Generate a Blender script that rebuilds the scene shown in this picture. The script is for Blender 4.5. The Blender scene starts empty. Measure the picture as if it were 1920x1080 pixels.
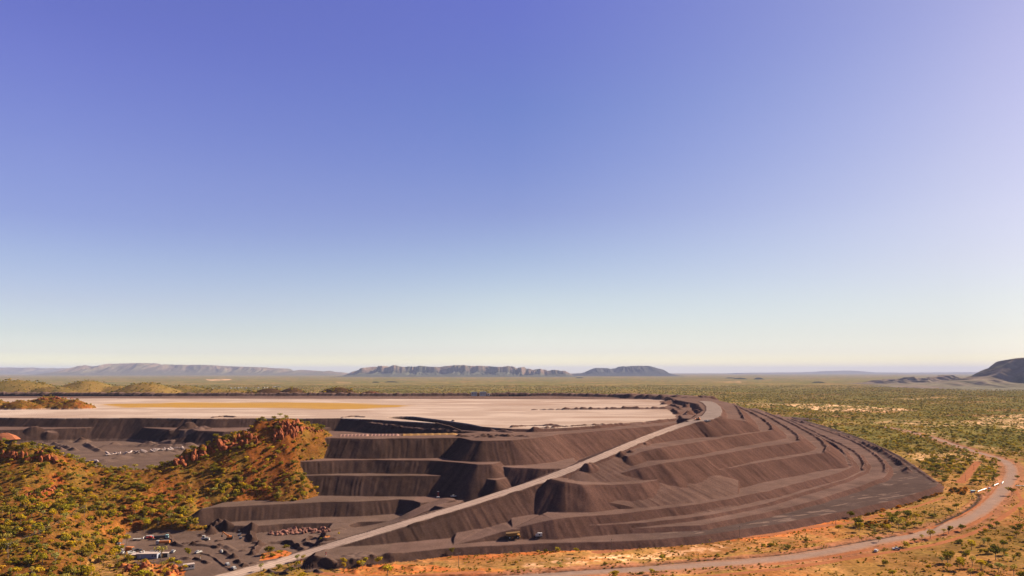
import bpy, bmesh, math, random
import numpy as np
from mathutils import Vector, Matrix
R = math.radians
C = bpy.context.scene.collection
scene = bpy.context.scene
# ------------------------------------------------------------------ camera, sky, sun, exposure
CH, F, HY = 120.0, 1350.0, 697.0        # camera height (m), focal length (px of 1920), horizon row
cam = bpy.data.cameras.new("camera"); camo = bpy.data.objects.new("camera", cam); C.objects.link(camo)
camo.location = (0, 0, CH); camo.rotation_euler = (R(90), 0, 0)
cam.sensor_fit = 'HORIZONTAL'; cam.sensor_width = 36; cam.lens = 36 * F / 1920
cam.shift_y = (HY - 540) / 1920; cam.clip_start = 1; cam.clip_end = 300000
scene.camera = camo
HAZE = 1.9e-5
SUN_AZ, SUN_EL = 62.0, 31.0             # degrees right of the view direction, degrees up
world = bpy.data.worlds.new("World"); scene.world = world; world.use_nodes = True
nt = world.node_tree; nt.nodes.clear()
def nd(t, typ, **kw):
    n = t.nodes.new(typ)
    for k, v in kw.items(): setattr(n, k, v)
    return n
wo = nd(nt, 'ShaderNodeOutputWorld'); bg = nd(nt, 'ShaderNodeBackground'); bg.inputs[1].default_value = 0.05
sky = nd(nt, 'ShaderNodeTexSky', sky_type='NISHITA', sun_disc=False, altitude=200.0, air_density=1.0, dust_density=0.6, ozone_density=2.0)
sky.sun_elevation = R(SUN_EL); sky.sun_rotation = R(SUN_AZ)
tc = nd(nt, 'ShaderNodeTexCoord'); sep = nd(nt, 'ShaderNodeSeparateXYZ'); nt.links.new(tc.outputs['Generated'], sep.inputs[0])
RAMP_L = [(0.0, (1.205, 1.158, 0.925)), (0.0094, (1.205, 1.158, 0.925)), (0.0231, (0.859, 0.83, 0.921)), (0.048, (0.754, 0.705, 0.776)), (0.0853, (0.738, 0.637, 0.722)), (0.1343, (0.71, 0.608, 0.718)), (0.1824, (0.659, 0.542, 0.734)), (0.2407, (0.681, 0.541, 0.781)), (0.2965, (0.662, 0.516, 0.82)), (0.3495, (0.646, 0.486, 0.853)), (0.3944, (0.613, 0.457, 0.856))]
RAMP_C = [(0.0, (0.927, 0.887, 0.767)), (0.0111, (0.927, 0.887, 0.767)), (0.0274, (0.712, 0.678, 0.761)), (0.0569, (0.697, 0.625, 0.632)), (0.101, (0.693, 0.601, 0.591)), (0.1587, (0.614, 0.53, 0.582)), (0.2149, (0.538, 0.448, 0.581)), (0.2821, (0.487, 0.42, 0.609)), (0.3455, (0.457, 0.405, 0.633)), (0.4044, (0.469, 0.387, 0.671)), (0.4535, (0.482, 0.378, 0.709))]
RAMP_R = [(0.0, (0.471, 0.484, 0.481)), (0.0156, (0.471, 0.484, 0.481)), (0.0231, (0.435, 0.444, 0.514)), (0.048, (0.441, 0.42, 0.461)), (0.0853, (0.497, 0.44, 0.443)), (0.1343, (0.564, 0.459, 0.459)), (0.1824, (0.617, 0.485, 0.485)), (0.2407, (0.636, 0.495, 0.508)), (0.2965, (0.637, 0.496, 0.532)), (0.3495, (0.623, 0.488, 0.546)), (0.3944, (0.599, 0.474, 0.552))]
def cramp(stops):
    r = nd(nt, 'ShaderNodeValToRGB'); nt.links.new(sep.outputs[2], r.inputs[0])
    while len(r.color_ramp.elements) < len(stops): r.color_ramp.elements.new(0.5)
    for e, (p, c) in zip(r.color_ramp.elements, stops): e.position = p; e.color = (*c, 1)
    return r
rl, rc, rr = cramp(RAMP_L), cramp(RAMP_C), cramp(RAMP_R)
def blend(x0, x1, a, b):
    sd = nd(nt, 'ShaderNodeMapRange'); sd.inputs[1].default_value = x0; sd.inputs[2].default_value = x1; nt.links.new(sep.outputs[0], sd.inputs[0])
    m = nd(nt, 'ShaderNodeMix', data_type='RGBA'); nt.links.new(sd.outputs[0], m.inputs[0]); nt.links.new(a, m.inputs[6]); nt.links.new(b, m.inputs[7]); return m.outputs[2]
rm = blend(0.0, .52, blend(-.52, 0.0, rl.outputs[0], rc.outputs[0]), rr.outputs[0])
dbl = nd(nt, 'ShaderNodeVectorMath', operation='SCALE'); dbl.inputs[3].default_value = 1.37; nt.links.new(rm, dbl.inputs[0])
mx = nd(nt, 'ShaderNodeMix', data_type='RGBA', blend_type='MULTIPLY'); mx.inputs[0].default_value = 1
nt.links.new(sky.outputs[0], mx.inputs[6]); nt.links.new(dbl.outputs[0], mx.inputs[7])
nt.links.new(mx.outputs[2], bg.inputs[0]); nt.links.new(bg.outputs[0], wo.inputs[0])
sl = bpy.data.lights.new("sun", 'SUN'); sl.energy = 5.0; sl.angle = R(0.5); sl.color = (1.0, 0.84, 0.66)
slo = bpy.data.objects.new("sun", sl); C.objects.link(slo)
SD = Vector((math.sin(R(SUN_AZ)) * math.cos(R(SUN_EL)), math.cos(R(SUN_AZ)) * math.cos(R(SUN_EL)), math.sin(R(SUN_EL))))
slo.rotation_euler = SD.to_track_quat('Z', 'Y').to_euler()
vs = scene.view_settings; vs.view_transform = 'Standard'; vs.look = 'None'; vs.gamma = 1; vs.exposure = 1.55
scene.display_settings.display_device = 'sRGB'
scene.cycles.use_denoising = True
scene.cycles.max_bounces = 4; scene.cycles.volume_bounces = 0
rng = np.random.default_rng(7); random.seed(7)

# ------------------------------------------------------------------ numpy helpers
def _h(ix, iy, seed):
    n = (ix.astype(np.int64) * 374761393 + iy.astype(np.int64) * 668265263 + seed * 1442695041) & 0xffffffff
    n = ((n ^ (n >> 13)) * 1274126177) & 0xffffffff
    return ((n ^ (n >> 16)) & 0xffff).astype(np.float32) / 65535.0
def vnoise(x, y, seed=0):                                   # value noise, -1..1
    x = np.asarray(x, np.float32); y = np.asarray(y, np.float32)
    fx = np.floor(x); fy = np.floor(y); tx = x - fx; ty = y - fy
    tx = tx * tx * (3 - 2 * tx); ty = ty * ty * (3 - 2 * ty)
    ix = fx.astype(np.int64); iy = fy.astype(np.int64)
    a = _h(ix, iy, seed); b = _h(ix + 1, iy, seed); c = _h(ix, iy + 1, seed); d = _h(ix + 1, iy + 1, seed)
    return ((a + (b - a) * tx) * (1 - ty) + (c + (d - c) * tx) * ty) * 2 - 1
def fbm(x, y, octv=4, seed=0):
    r = 0; a = 0.5; f = 1.0
    for i in range(octv):
        r = r + a * vnoise(x * f + 17.3 * i, y * f - 9.1 * i, seed + i); a *= 0.5; f *= 2.03
    return r
def sst(e0, e1, x):
    t = np.clip((x - e0) / (e1 - e0), 0, 1); return t * t * (3 - 2 * t)
def P(px, py, z=0.0):                                       # the point of height z seen at a place of the photo
    Y = (CH - z) * F / (py - HY); return ((px - 960) / F * Y, Y)
def PL(pts, z=0.0): return [P(a, b, z) for a, b in pts]
def PY(px, py, Y): return ((px - 960) / F * Y, Y, CH - (py - HY) * Y / F)
def inside(X, Y, poly):
    r = np.zeros(X.shape, bool); n = len(poly)
    for i in range(n):
        x0, y0 = poly[i]; x1, y1 = poly[(i + 1) % n]
        if y0 == y1: continue
        c = ((y0 > Y) != (y1 > Y)) & (X < (x1 - x0) * (Y - y0) / (y1 - y0) + x0); r ^= c
    return r
def polydist(X, Y, poly, closed=True, zs=None):             # distance, arc length of the nearest point, height there
    D = np.full(X.shape, 1e12, np.float32); S = np.zeros(X.shape, np.float32); Z = np.zeros(X.shape, np.float32)
    n = len(poly); acc = 0.0
    for i in range(n if closed else n - 1):
        x0, y0 = poly[i][:2]; x1, y1 = poly[(i + 1) % n][:2]
        ex, ey = x1 - x0, y1 - y0; L2 = ex * ex + ey * ey + 1e-9; L = math.sqrt(L2)
        t = np.clip(((X - x0) * ex + (Y - y0) * ey) / L2, 0, 1)
        d = (X - x0 - ex * t) ** 2 + (Y - y0 - ey * t) ** 2
        m = d < D; D = np.where(m, d, D); S = np.where(m, acc + L * t, S)
        if zs is not None: Z = np.where(m, zs[i] + (zs[(i + 1) % n] - zs[i]) * t, Z)
        acc += L
    return np.sqrt(D), S, Z
def smooth(pts, it=2):                                      # Chaikin corner cutting of an open line
    pts = [tuple(p) for p in pts]
    for _ in range(it):
        q = [pts[0]]
        for a, b in zip(pts[:-1], pts[1:]):
            q.append(tuple(x * .75 + y * .25 for x, y in zip(a, b))); q.append(tuple(x * .25 + y * .75 for x, y in zip(a, b)))
        q.append(pts[-1]); pts = q
    return pts

# ------------------------------------------------------------------ terrain grid (finer where it is nearer)
U = np.concatenate([np.linspace(-1.05, -.745, 60)[:-1], np.linspace(-.745, .745, 1400), np.linspace(.745, 1.05, 60)[1:]]).astype(np.float32)
rows = []; y = 330.0
while y < 62000:
    rows.append(y)
    y += 1.6 if y < 415 else 0.85 if y < 700 else 1.1 if y < 900 else 1.5 if y < 1050 else 2.2 if y < 1320 else 4.0 if y < 1820 else y * 0.006 if y < 5000 else y * 0.012
YR = np.array(rows, np.float32)
GX = (U[None, :] * YR[:, None]).astype(np.float32); GY = np.broadcast_to(YR[:, None], GX.shape).astype(np.float32).copy()
NR, NC = GX.shape
H = np.zeros(GX.shape, np.float32); ZONE = np.zeros(GX.shape, np.int8)
SARC = np.zeros(GX.shape, np.float32)                       # arc length along the bench a face belongs to
COL = np.zeros(GX.shape + (3,), np.float32)
G_GROUND, G_DUMP, G_TAIL, G_HAUL, G_ROAD, G_TRACK, G_HILL, G_YARD, G_POND, G_FARHILL = range(10)

def win(x0, x1, y0, y1):                                    # index window of the grid that covers a box
    r0 = max(0, np.searchsorted(YR, y0) - 1); r1 = min(NR, np.searchsorted(YR, y1) + 1)
    ya, yb = YR[r0], YR[max(r0, r1 - 1)]
    u0 = min(x0 / ya, x0 / yb); u1 = max(x1 / ya, x1 / yb)
    c0 = max(0, np.searchsorted(U, u0) - 1); c1 = min(NC, np.searchsorted(U, u1) + 1)
    return slice(r0, r1), slice(c0, c1)
def bbox_win(poly, m):
    xs = [p[0] for p in poly]; ys = [p[1] for p in poly]
    return win(min(xs) - m, max(xs) + m, min(ys) - m, max(ys) + m)

# ---- natural hill on the left, from control points (photo column, row, distance)
HC = [(-150,850,550),(0,848,555),(50,850,555),(100,858,560),(150,880,570),(200,893,578),(240,897,582),(300,884,598),(350,856,615),(400,836,628),
      (440,823,642),(465,815,648),(482,802,662),(505,795,668),(525,790,675),(545,788.5,678),(580,799,690),(606,806,705),
      (562,862,646),(548,890,620),(572,930,596),(535,935,588),(535,872,630),(500,940,590),(440,945,580),(400,950,575),(410,975,555),(400,990,540),(350,1000,525),
      (300,1003,518),(240,1005,512),(220,1030,482),(180,1062,450),(450,880,615),(400,900,600),(500,870,628),(520,850,640),(480,920,603),(350,930,578),(300,930,570),
      (350,880,607),(400,864,619),(420,886,607),(322,888,597),(300,960,547),(250,930,558),(200,920,560),(150,930,540),(100,900,545),(50,930,512),(0,920,520),(0,1000,452),(100,980,472),(350,965,556),(400,960,572),(250,975,530),(100,1040,430),
      (0,1080,400),(200,980,512),(-200,1000,450),(-200,920,520),(-250,860,550),(-200,1080,400),(60,1075,405),(535,820,650),(480,845,632)]
cp = [PY(*c) for c in HC]
cp += [(x, y, 22) for x, y in ((-520,630),(-420,630),(-340,630),(-290,650),(-250,690),(-200,760),(-600,640),(-700,580))]
cp += [(-162, 692, 44), (-150, 668, 28), (-162, 640, 20), (-157, 612, 9), (-172, 655, 33), (-178, 700, 56)]
cp += [(x, y, 0) for x, y in ((-163,566),(-160,592),(-150,520),(-100,560),(-110,460),(-60,600),(-150,410),(-190,380),(-60,440),(-120,590))]
cp = np.array(cp)
def rbf_fit(c):
    n = len(c); d = np.hypot(c[:, None, 0] - c[None, :, 0], c[:, None, 1] - c[None, :, 1]) / 100 + 1e-9
    K = d * d * np.log(d); K[np.diag_indices(n)] = 0.004
    Pm = np.c_[np.ones(n), c[:, 0] / 100, c[:, 1] / 100]
    A = np.block([[K, Pm], [Pm.T, np.zeros((3, 3))]])
    return np.linalg.solve(A, np.r_[c[:, 2], 0, 0, 0])
wv = rbf_fit(cp)
sl_ = win(-800, -40, 330, 800)
X, Y = GX[sl_], GY[sl_]
z = wv[-3] + wv[-2] * X / 100 + wv[-1] * Y / 100
for (cx, cy, _), w in zip(cp, wv):
    d = np.hypot(X - cx, Y - cy) / 100 + 1e-6; z = z + np.float32(w) * d * d * np.log(d)
fade = (1 - sst(-160, -60, X)) * (1 - sst(720, 790, Y))
hz = np.maximum(z, 0) * fade
hz = hz + np.clip(hz / 12, 0, 1) * (fbm(X / 22, Y / 22, 5, 3) * 2.2 + (1 - np.abs(fbm(X / 9, Y / 9, 3, 9)) * 2) * 0.8)
H[sl_] = np.maximum(hz, 0)
hillm = np.zeros(GX.shape, bool); hillm[sl_] = (hz > 1.5)
ZONE[hillm] = G_HILL
# ---- grassy hills behind the tailings
def bump(px, py, Yd, wx, wy, seed=0, rough=.25):
    x, y, zz = PY(px, py, Yd); s = win(x - 2.2 * wx, x + 2.2 * wx, y - 2.2 * wy, y + 2.2 * wy)
    X, Y = GX[s], GY[s]
    q = ((X - x) / wx) ** 2 + ((Y - y) / wy) ** 2
    b = zz * np.exp(-q * 1.25) * (1 + rough * fbm(X / (wx * .45), Y / (wx * .45), 4, seed) * np.clip(q, 0, 1)) - 1.5
    m = b > H[s]; H[s] = np.where(m, b, H[s]); ZONE[s] = np.where(m & (b > 3), G_FARHILL, ZONE[s])
for a in ((30,712.5,2300,250,200,1),(-80,714,2400,220,220,2),(100,724,2250,190,120,3),(165,713,2350,165,190,4),(222,723,2350,130,150,5),(275,716.5,2250,165,170,6),(345,722.5,2350,190,150,7),
          (405,728,2300,200,160,8),(440,731,2150,170,120,8),(505,727,1950,110,100,10),(548,726,1950,90,100,11),(470,733,1900,80,90,12),(632,725,1950,120,100,13),(695,732,1950,95,80,14)): bump(*a)

# work yard ground (dark crushed rock floor under the workshop), smoothed to its level
yard_poly = PL([(236,1008),(262,1004),(300,1001),(350,1001),(385,999),(400,988),(470,993),(560,992),(640,991),(705,988),(700,999),(640,1020),(585,1036),(520,1056),(440,1079),(340,1085),(352,1068),(320,1058),(300,1052),(250,1052),(232,1045),(224,1030)], 0)
s = bbox_win(yard_poly, 12); X, Y = GX[s], GY[s]; d, _, _ = polydist(X, Y, yard_poly); ins = inside(X, Y, yard_poly); d = np.where(ins, -d, d) + fbm(X / 5, Y / 5, 3, 95) * 1.4
YARDM = np.zeros(GX.shape, bool); YARDM[s] = d < 0
k = 1 - sst(-6, 8, d); hs = H[s]; isl = np.isin(ZONE[s], (G_GROUND, G_HILL))
H[s] = np.where(isl, hs * (1 - k) + (np.clip(hs, 0, 1.2) * .5 + .3) * k, hs)
ZONE[s] = np.where((d < 0) & isl, G_YARD, ZONE[s])

# ---- mine benches: every platform is a polygon at its height with sides at the angle of repose
def bench(poly, zt, zone=G_DUMP, ang=36.0, warp=1.0, rill=.75, depth=None, ztop=None):
    zl = None
    if not np.isscalar(zt): zl = list(zt); zt = max(zl)
    depth = depth or zt + 3; m = depth / math.tan(R(ang)) + 6
    s = bbox_win(poly, m); X, Y = GX[s], GY[s]
    wx = fbm(X / 26, Y / 26, 3, int(zt * 7) % 97) * 3.2 * warp; wy = fbm(X / 26, Y / 26, 3, int(zt * 11) % 89 + 40) * 3.2 * warp
    d, sa, zv = polydist(X + wx, Y + wy, poly, zs=zl); ins = inside(X + wx, Y + wy, poly); d = np.where(ins, -d, d)
    zc = zt if zl is None else zv
    face = np.clip(d / 3, 0, 1)
    ril = (vnoise(sa / 1.9, d * .05 + zt, 5) * .42 + vnoise(sa / 5.3, d * .05 + zt, 6) * .38 * (1 + vnoise(sa / 60, d * 0, 4)) + vnoise(sa / 31.0, d * .03, 8) * .6) * rill * face + fbm(X / 6, Y / 6, 3, 77) * .35 * face
    zz = zc + fbm(X / 40, Y / 40, 3, int(zt)) * .35 - np.maximum(d + ril, 0) * math.tan(R(ang))
    h = H[s]; mm = zz > h + .02
    H[s] = np.where(mm, zz, h); ZONE[s] = np.where(mm, zone, ZONE[s]); SARC[s] = np.where(mm, sa + zt * 13, SARC[s])
YB = 1760.0
# tailings storage and the level yard west of the hill
tail = PL([(-900,783),(0,783),(120,784),(250,783.5),(400,785),(480,784),(560,784.5),(642,784),(700,786.5),(780,791),(850,796),(960,804),(1000,804.5),(1060,802),(1130,797),(1185,792),(1240,787),(1272,784)], 60)
tail_poly = tail + [(330, 1300), (330, YB), (-2000, YB), (-2000, 800)]
bench(tail_poly, 60, warp=.8)
tail_in = tail + PL([(1262,777),(1252,768),(1242,766),(1250,759),(1240,755),(1235,752.5)], 60) + [(340, 1560), (-2000, 1660), (-2000, 800)]
bench([(-2000,610),(-500,615),(-340,625),(-270,660),(-200,760),(-150,820),(-150,900),(-2000,980)], 33, rill=.6)
bench(PL([(-300,807),(0,806),(110,803),(190,801),(250,800),(330,806),(420,809),(520,806),(600,803)], 49) + [(-150,1000),(-1200,1000)], 49)
bench([(-235,735),(-30,735),(-20,1000),(-235,1000)], 45, rill=.7)
# left pit, facing the camera
LA = PL([(548,824),(562,822),(620,821),(700,822),(780,821),(835,820.5),(858,820),(868,821.5),(882,825),(905,826),(935,825.5),(960,825),(1000,821.5),(1035,816.5),(1048,814.5),(1090,811),(1150,805.5),(1210,800),(1250,796),(1280,790)], 57)
bench(LA + PL([(1290,780),(1190,792),(1060,803),(960,807),(905,809),(868,812.5),(760,813),(600,814)], 57), 57, warp=.7)
LB = PL([(540,867),(560,865),(640,862.5),(700,862),(805,863),(862,867),(895,870.5),(920,870),(938,866)], 40)
bench(LB + [(10, 760), (-190, 760)], 40, warp=.7)
bench(PL([(930,873),(960,876),(1010,878.5),(1050,878.5),(1085,872)], 37) + [(60,760),(-20,760)], 37, warp=.5)
bench(PL([(530,891),(560,891),(700,891),(830,892),(905,897),(930,900),(948,896)], 29.5) + [(20,740),(-180,740)], 29.5, warp=.7)
bench(PL([(380,953),(400,951),(480,947),(600,941),(680,940),(750,936),(775,938),(800,945),(840,952)], 14.5) + [(-10,700),(-200,700)], 14.5, warp=.6)
bench(PL([(396,984),(480,986),(530,981),(620,980),(690,978),(704,982),(760,990),(800,992)], 4.8) + [(-20,640),(-220,640)], 4.8, warp=.5)
# ---- haul road: an even grade between its ends, filled below and cut above
HP = [(380,1094),(430,1079),(480,1066),(530,1052),(580,1036),(620,1023.5),(660,1011),(705,998),(750,984),(805,967.5),(860,951),(910,935.5),(960,919),(1010,902.5),(1060,884),(1105,866),(1150,847.5),(1200,826),(1250,806),(1285,794),(1306,789)]
hzv = np.interp([p[0] for p in HP], [380,530,580,620,660,705,750,805,860,910,960,1010,1060,1105,1150,1200,1250,1285,1306], [0,0,2,4.5,7,9.8,12.8,16.3,20.2,24,28,32.7,37.5,43,48.5,54,60,64,66.5])
HR = [(*P(a, b, zz), float(zz)) for (a, b), zz in zip(HP, hzv)]
HAUL = [(x, y, zz) for (x, y), zz in zip([P(a, b, zz) for (a, b), zz in zip(HP, hzv)], hzv)]; HAUL = [(p[0][0], p[0][1], p[1]) if isinstance(p[0], tuple) else p for p in HAUL]
HAUL = smooth([tuple(map(float, p)) for p in HAUL], 2)
# right side of the dump, level by level, turning the corner along its windrows
SNAKE = {}
def lvl(zt, front, flank, left=(-300, YB), hw=2.2, w=3.2):
    f = [P(a, b, *(e or (zt,))) for a, b, *e in front]; k = PL(flank, zt); SNAKE[zt] = (k, hw, w)
    back = [(p[0], p[1]) for p, (a, b) in zip(HR[::-1], HP[::-1]) if a > front[0][0] - 45] if zt > 9 else [(-300, YB)]
    zs = [e[0] if e else zt for a, b, *e in front] + [zt] * (len(k) + 2) + [min(zt, z_) for z_ in ([p[2] for p, (a, b) in zip(HR[::-1], HP[::-1]) if a > front[0][0] - 45] if zt > 9 else [zt])]
    bench(f + k + [(k[-1][0] + 40, YB), (240, YB)] + back, zs, warp=.6, rill=.62)
lvl(4.5, [(585,1050),(660,1046),(760,1035),(830,1027),(960,1020),(1147,1015),(1240,1010),(1320,1003),(1440,985),(1565,962),(1640,946),(1690,934),(1735,919),(1756,911)], [(1757,904),(1725,881),(1685,853),(1640,832),(1608,819),(1545,798),(1480,781)], hw=1.4, w=2.5)
lvl(7.8, [(1180,990),(1320,984),(1440,960),(1540,934),(1610,912),(1655,895)], [(1664,886),(1667,879),(1663,869),(1645,851),(1600,824),(1520,797)])
lvl(10.4, [(850,1021,4.6),(900,1009,6.5),(935,999,8.6),(962,992.5,10.2),(1050,988),(1135,984),(1200,980),(1285,972),(1360,959),(1435,944),(1540,912),(1600,893)], [(1622,882),(1627,871),(1615,852),(1590,837),(1560,824),(1532,810),(1480,786)])
lvl(15.7, [(962,991,10.2),(1000,982,13),(1035,974.5,15.2),(1060,971,15.7),(1110,967),(1185,960),(1310,945),(1380,932),(1435,921),(1500,905),(1565,888),(1590,879)], [(1600,873),(1597,864),(1591,857),(1580,842),(1550,825),(1500,800),(1465,783)])
lvl(30.5, [(1031,898,36),(1060,904,34.5),(1090,908,33),(1147,909),(1200,905),(1300,889),(1375,876),(1435,865),(1500,854.5),(1530,850.5)], [(1551,848.5),(1557,843),(1553,835),(1540,822),(1500,800),(1477,789),(1440,774)])
lvl(41, [(1167.0, 886.0, 36),(1200.4, 876.2, 39.5),(1242,869,41.5),(1300,860,41),(1375,847),(1435,836),(1480,831)], [(1502,826),(1506,822),(1490,808),(1465,793),(1440,779),(1410,768)])
lvl(51, [(1175.7, 855.5, 46.5),(1198.4, 847.8, 48.5),(1235,839.5,51),(1300,830),(1370,818),(1440,807.5)], [(1452,806),(1454,801),(1440,789.5),(1425,780),(1395,766),(1380,760)])
L7z = [(1250,807,59),(1285,796,63.5),(1308,789.5,66.5),(1335,784.5,68),(1352,783.5,68),(1375,786,65.5),(1399,789.5,62.5),(1391,773,64),(1375,757,66)]
L7 = [P(a, b, c) for a, b, c in L7z]; L7i = PL([(1308,757),(1318,770),(1300,781)], 67)
bench(L7 + [(L7[-1][0] + 30, 1500), (400, 1640), (300, YB), (250, YB), (335, 1560), (310, 1350)] + L7i, [c[2] for c in L7z] + [67] * 6 + [67, 67, 66.5], warp=.5)
bench(PL([(1275,778),(1292,777),(1310,781),(1300,785),(1280,784)], 62.5), 62.5, warp=.4, depth=8)

# ---- ridges: windrows, bunds, spoil heaps
def ridge(line, h, w, zone=None, seed=1, lump=.35, flat=0.0, base=None, col=None):
    s = bbox_win(line, w + flat + 3); X, Y = GX[s], GY[s]
    wx = fbm(X / 9, Y / 9, 2, seed) * 1.2
    d, sa, _ = polydist(X + wx, Y - wx, line, closed=False)
    k = np.clip(1 - np.maximum(d - flat, 0) / w, 0, 1) * h * (1 + lump * vnoise(sa / 4.5, d * .05, seed + 3) + lump * .6 * vnoise(sa / 13, d * 0, seed + 5))
    if base is None: H[s] += k.astype(np.float32)
    else:
        n = base + np.where(k > 0, k, -99); H[s] = np.maximum(H[s], n)
    if zone is not None: ZONE[s] = np.where(k > .12, zone, ZONE[s])
for zt, (k, hw, w) in SNAKE.items():
    kk = []
    for (x, y), (x2, y2) in zip(k, k[1:] + [(k[-1][0] * 2 - k[-2][0], k[-1][1] * 2 - k[-2][1])]):
        L = math.hypot(x2 - x, y2 - y); nx, ny = (y2 - y) / L, -(x2 - x) / L      # step in from the crest
        kk.append((x - abs(nx) * (w + .5), y))
    ridge(smooth(kk, 2), hw, w, G_DUMP, seed=int(zt) + 2)
ridge(smooth(PL([(1335,751),(1338,757),(1340,763),(1345,770),(1351,779)], 69), 2), 2.6, 4.5, G_DUMP, 71)
ridge(smooth([P(1378,757,66),P(1386,767,65),P(1391,777,64),P(1397,787,62.5)], 2), 2.2, 3.5, G_DUMP, 72)
ridge(smooth(PL([(1550,822),(1562,834),(1578,846),(1590,858)], 15.7), 2), 1.6, 3.0, G_DUMP, 73)
ridge(smooth(PL([(1485,790),(1540,805),(1580,820),(1615,832),(1655,847),(1685,867),(1705,889)], 4.5), 2), 3.2, 6, G_DUMP, 74, lump=.8)
# far rim of the tailings and the bunds at its eastern end
far = PL([(-400,739.5),(0,741),(120,741.5),(250,742),(420,743),(600,742.5),(760,743),(960,742),(1060,743),(1160,745),(1262,750),(1300,752.5)], 60)
ridge(far, 7.5, 12, G_DUMP, 80, lump=.22, flat=9, base=60)
ridge(PL([(1180,746.5),(1240,749),(1290,752.5),(1330,752)], 60), 8.5, 14, G_DUMP, 81, flat=8, base=60)
for pts, hh, w in (([(1060,768.5),(1120,768),(1180,767.5),(1262,767)], 3.6, 9), ([(1000,769),(1060,768.5)], 1.6, 6), ([(1245,758.5),(1258,755),(1275,757),(1300,759)], 5.5, 9), ([(1262,769),(1270,776),(1276,775)], 3.5, 5),
                   ([(1286,764),(1300,760),(1310,769)], 4.5, 7), ([(1287,782),(1296,776),(1308,777)], 5.5, 9), ([(1311,758),(1316,768),(1322,776)], 5, 6), ([(1317,756),(1323,765),(1325,773)], 3, 5), ([(1258,760),(1272,764),(1276,768)], 3.0, 5)):
    ridge(PL(pts, 60), hh, w, G_DUMP, int(pts[0][0]) % 60, base=60, lump=.4)
# bunds along the near edge of the tailings, tipped heaps
ridge(PL([(642,783.5),(665,781.5),(684,782.5)], 60), 1.8, 5, G_DUMP, 21); ridge(PL([(400,783.5),(420,781.5),(440,782.5)], 60), 1.8, 5, G_DUMP, 22)
ridge(PL([(690,787),(780,793),(870,799.5),(960,806)], 60), 2.2, 5, G_DUMP, 23, lump=.6)
ridge(PL([(960,801.5),(1000,799),(1040,798.5),(1056,800)], 60), 1.8, 4, G_DUMP, 24); ridge(PL([(820,794),(850,789.5)], 60), 1.8, 5, G_DUMP, 25)
ridge(PL([(1000,808),(1080,803),(1150,799),(1210,794),(1255,789)], 58), 1.8, 4, G_DUMP, 26, lump=.5)
for i in range(15):
    x, y = P(862 + i * 9 + random.uniform(-2, 2), 819 + random.uniform(-1.5, 1.5), 57); ridge([(x, y), (x + .4, y + .3)], random.uniform(1.5, 2.8), 4.2, G_DUMP, i + 30)
for (px, py, hh, w) in ((345,829,7,10),(358,828.5,6,9),(377,829.5,7,10),(310,831,4,7),(280,833,3,8),(335,836,2.5,5),(355,838,3,8),(212,834,2.5,6),(152,829,5,8),(120,830,3,8),(90,829,3,8),(60,829,4,9)):
    x, y = P(px, py, 33 if py > 812 else 45); ridge([(x, y), (x + 3, y + 2)], hh, w, G_DUMP, int(px) % 31)
for pts, hh, w in (([(75,832),(95,838),(115,844)], 2.6, 5), ([(102,833),(120,838),(140,845)], 2.6, 5), ([(162,834),(175,841),(188,847)], 2.6, 5), ([(200,838),(260,837),(330,839),(360,838)], 3, 9), ([(195,866),(240,857),(300,852),(350,846)], 2.2, 10),
                   ([(270,833),(320,834)], 2, 5), ([(345,832),(375,831)], 2, 6), ([(0,840),(40,838)], 2, 6)): ridge(PL(pts, 33), hh, w, G_YARD, int(pts[0][0]) % 37)
# windrows and heaps on the work yard floor
for pts, hh, w in (([(313,1005),(322,1014),(332,1021),(345,1023),(362,1021)], 2.4, 3.2), ([(362,1021),(385,1021.5),(400,1023.5),(408,1026)], 2.0, 2.6), ([(413,1021),(422,1021),(430,1026),(438,1030)], 3.2, 3.6), ([(417,1031),(428,1038),(439,1044)], 3.0, 3.2),
                   ([(443,1050),(452,1055),(462,1061)], 2.6, 3), ([(377,1036),(392,1039),(402,1044),(412,1052),(425,1062),(436,1067)], 1.1, 1.4), ([(366,1046),(380,1050),(389,1054)], 1.6, 2.4), ([(330,1044),(340,1043),(352,1046)], 2, 4),
                   ([(473,995),(470,1003),(474,1013)], 3.6, 4.2), ([(478,1017),(486,1018)], 2.4, 2.8), ([(582,1007),(574,1012),(576,1019),(592,1023),(612,1023),(624,1021)], 2.6, 3.4), ([(585,1008),(600,1009),(625,1004),(640,1001)], 2.6, 4),
                   ([(486,1022),(505,1017),(530,1016),(548,1019),(562,1026),(570,1031)], 3.2, 4.2), ([(475,1036),(480,1028),(486,1022)], 2, 3.5), ([(395,1000),(408,991),(425,995)], 4.5, 6), ([(380,1004),(396,1000)], 2.5, 4),
                   ([(540,1066),(555,1058),(575,1059),(605,1060),(625,1062)], 2.6, 3.2), ([(505,1069),(520,1072),(535,1074)], 2.2, 2.6), ([(575,1070),(590,1067),(600,1071)], 2.4, 2.6), ([(606,1042),(612,1037),(625,1033)], 2.2, 3), ([(250,1057),(275,1055),(300,1052),(330,1050)], 2.2, 4),
                   ([(455,1031),(475,1029)], 1.8, 3.5), ([(470,1037),(474,1038)], 2.4, 3), ([(472,1054),(478,1053)], 1.8, 2.5), ([(345,1018),(353,1017)], 2, 2.6), ([(372,1014),(378,1013)], 2, 2.6), ([(392,1012.5),(396,1012)], 2, 2.6), ([(408,1013),(416,1012)], 1.5, 2.4)):
    ridge(PL(pts, 1.0), hh * .72, w * .9, G_DUMP, int(pts[0][0]) % 41, lump=.5)
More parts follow.
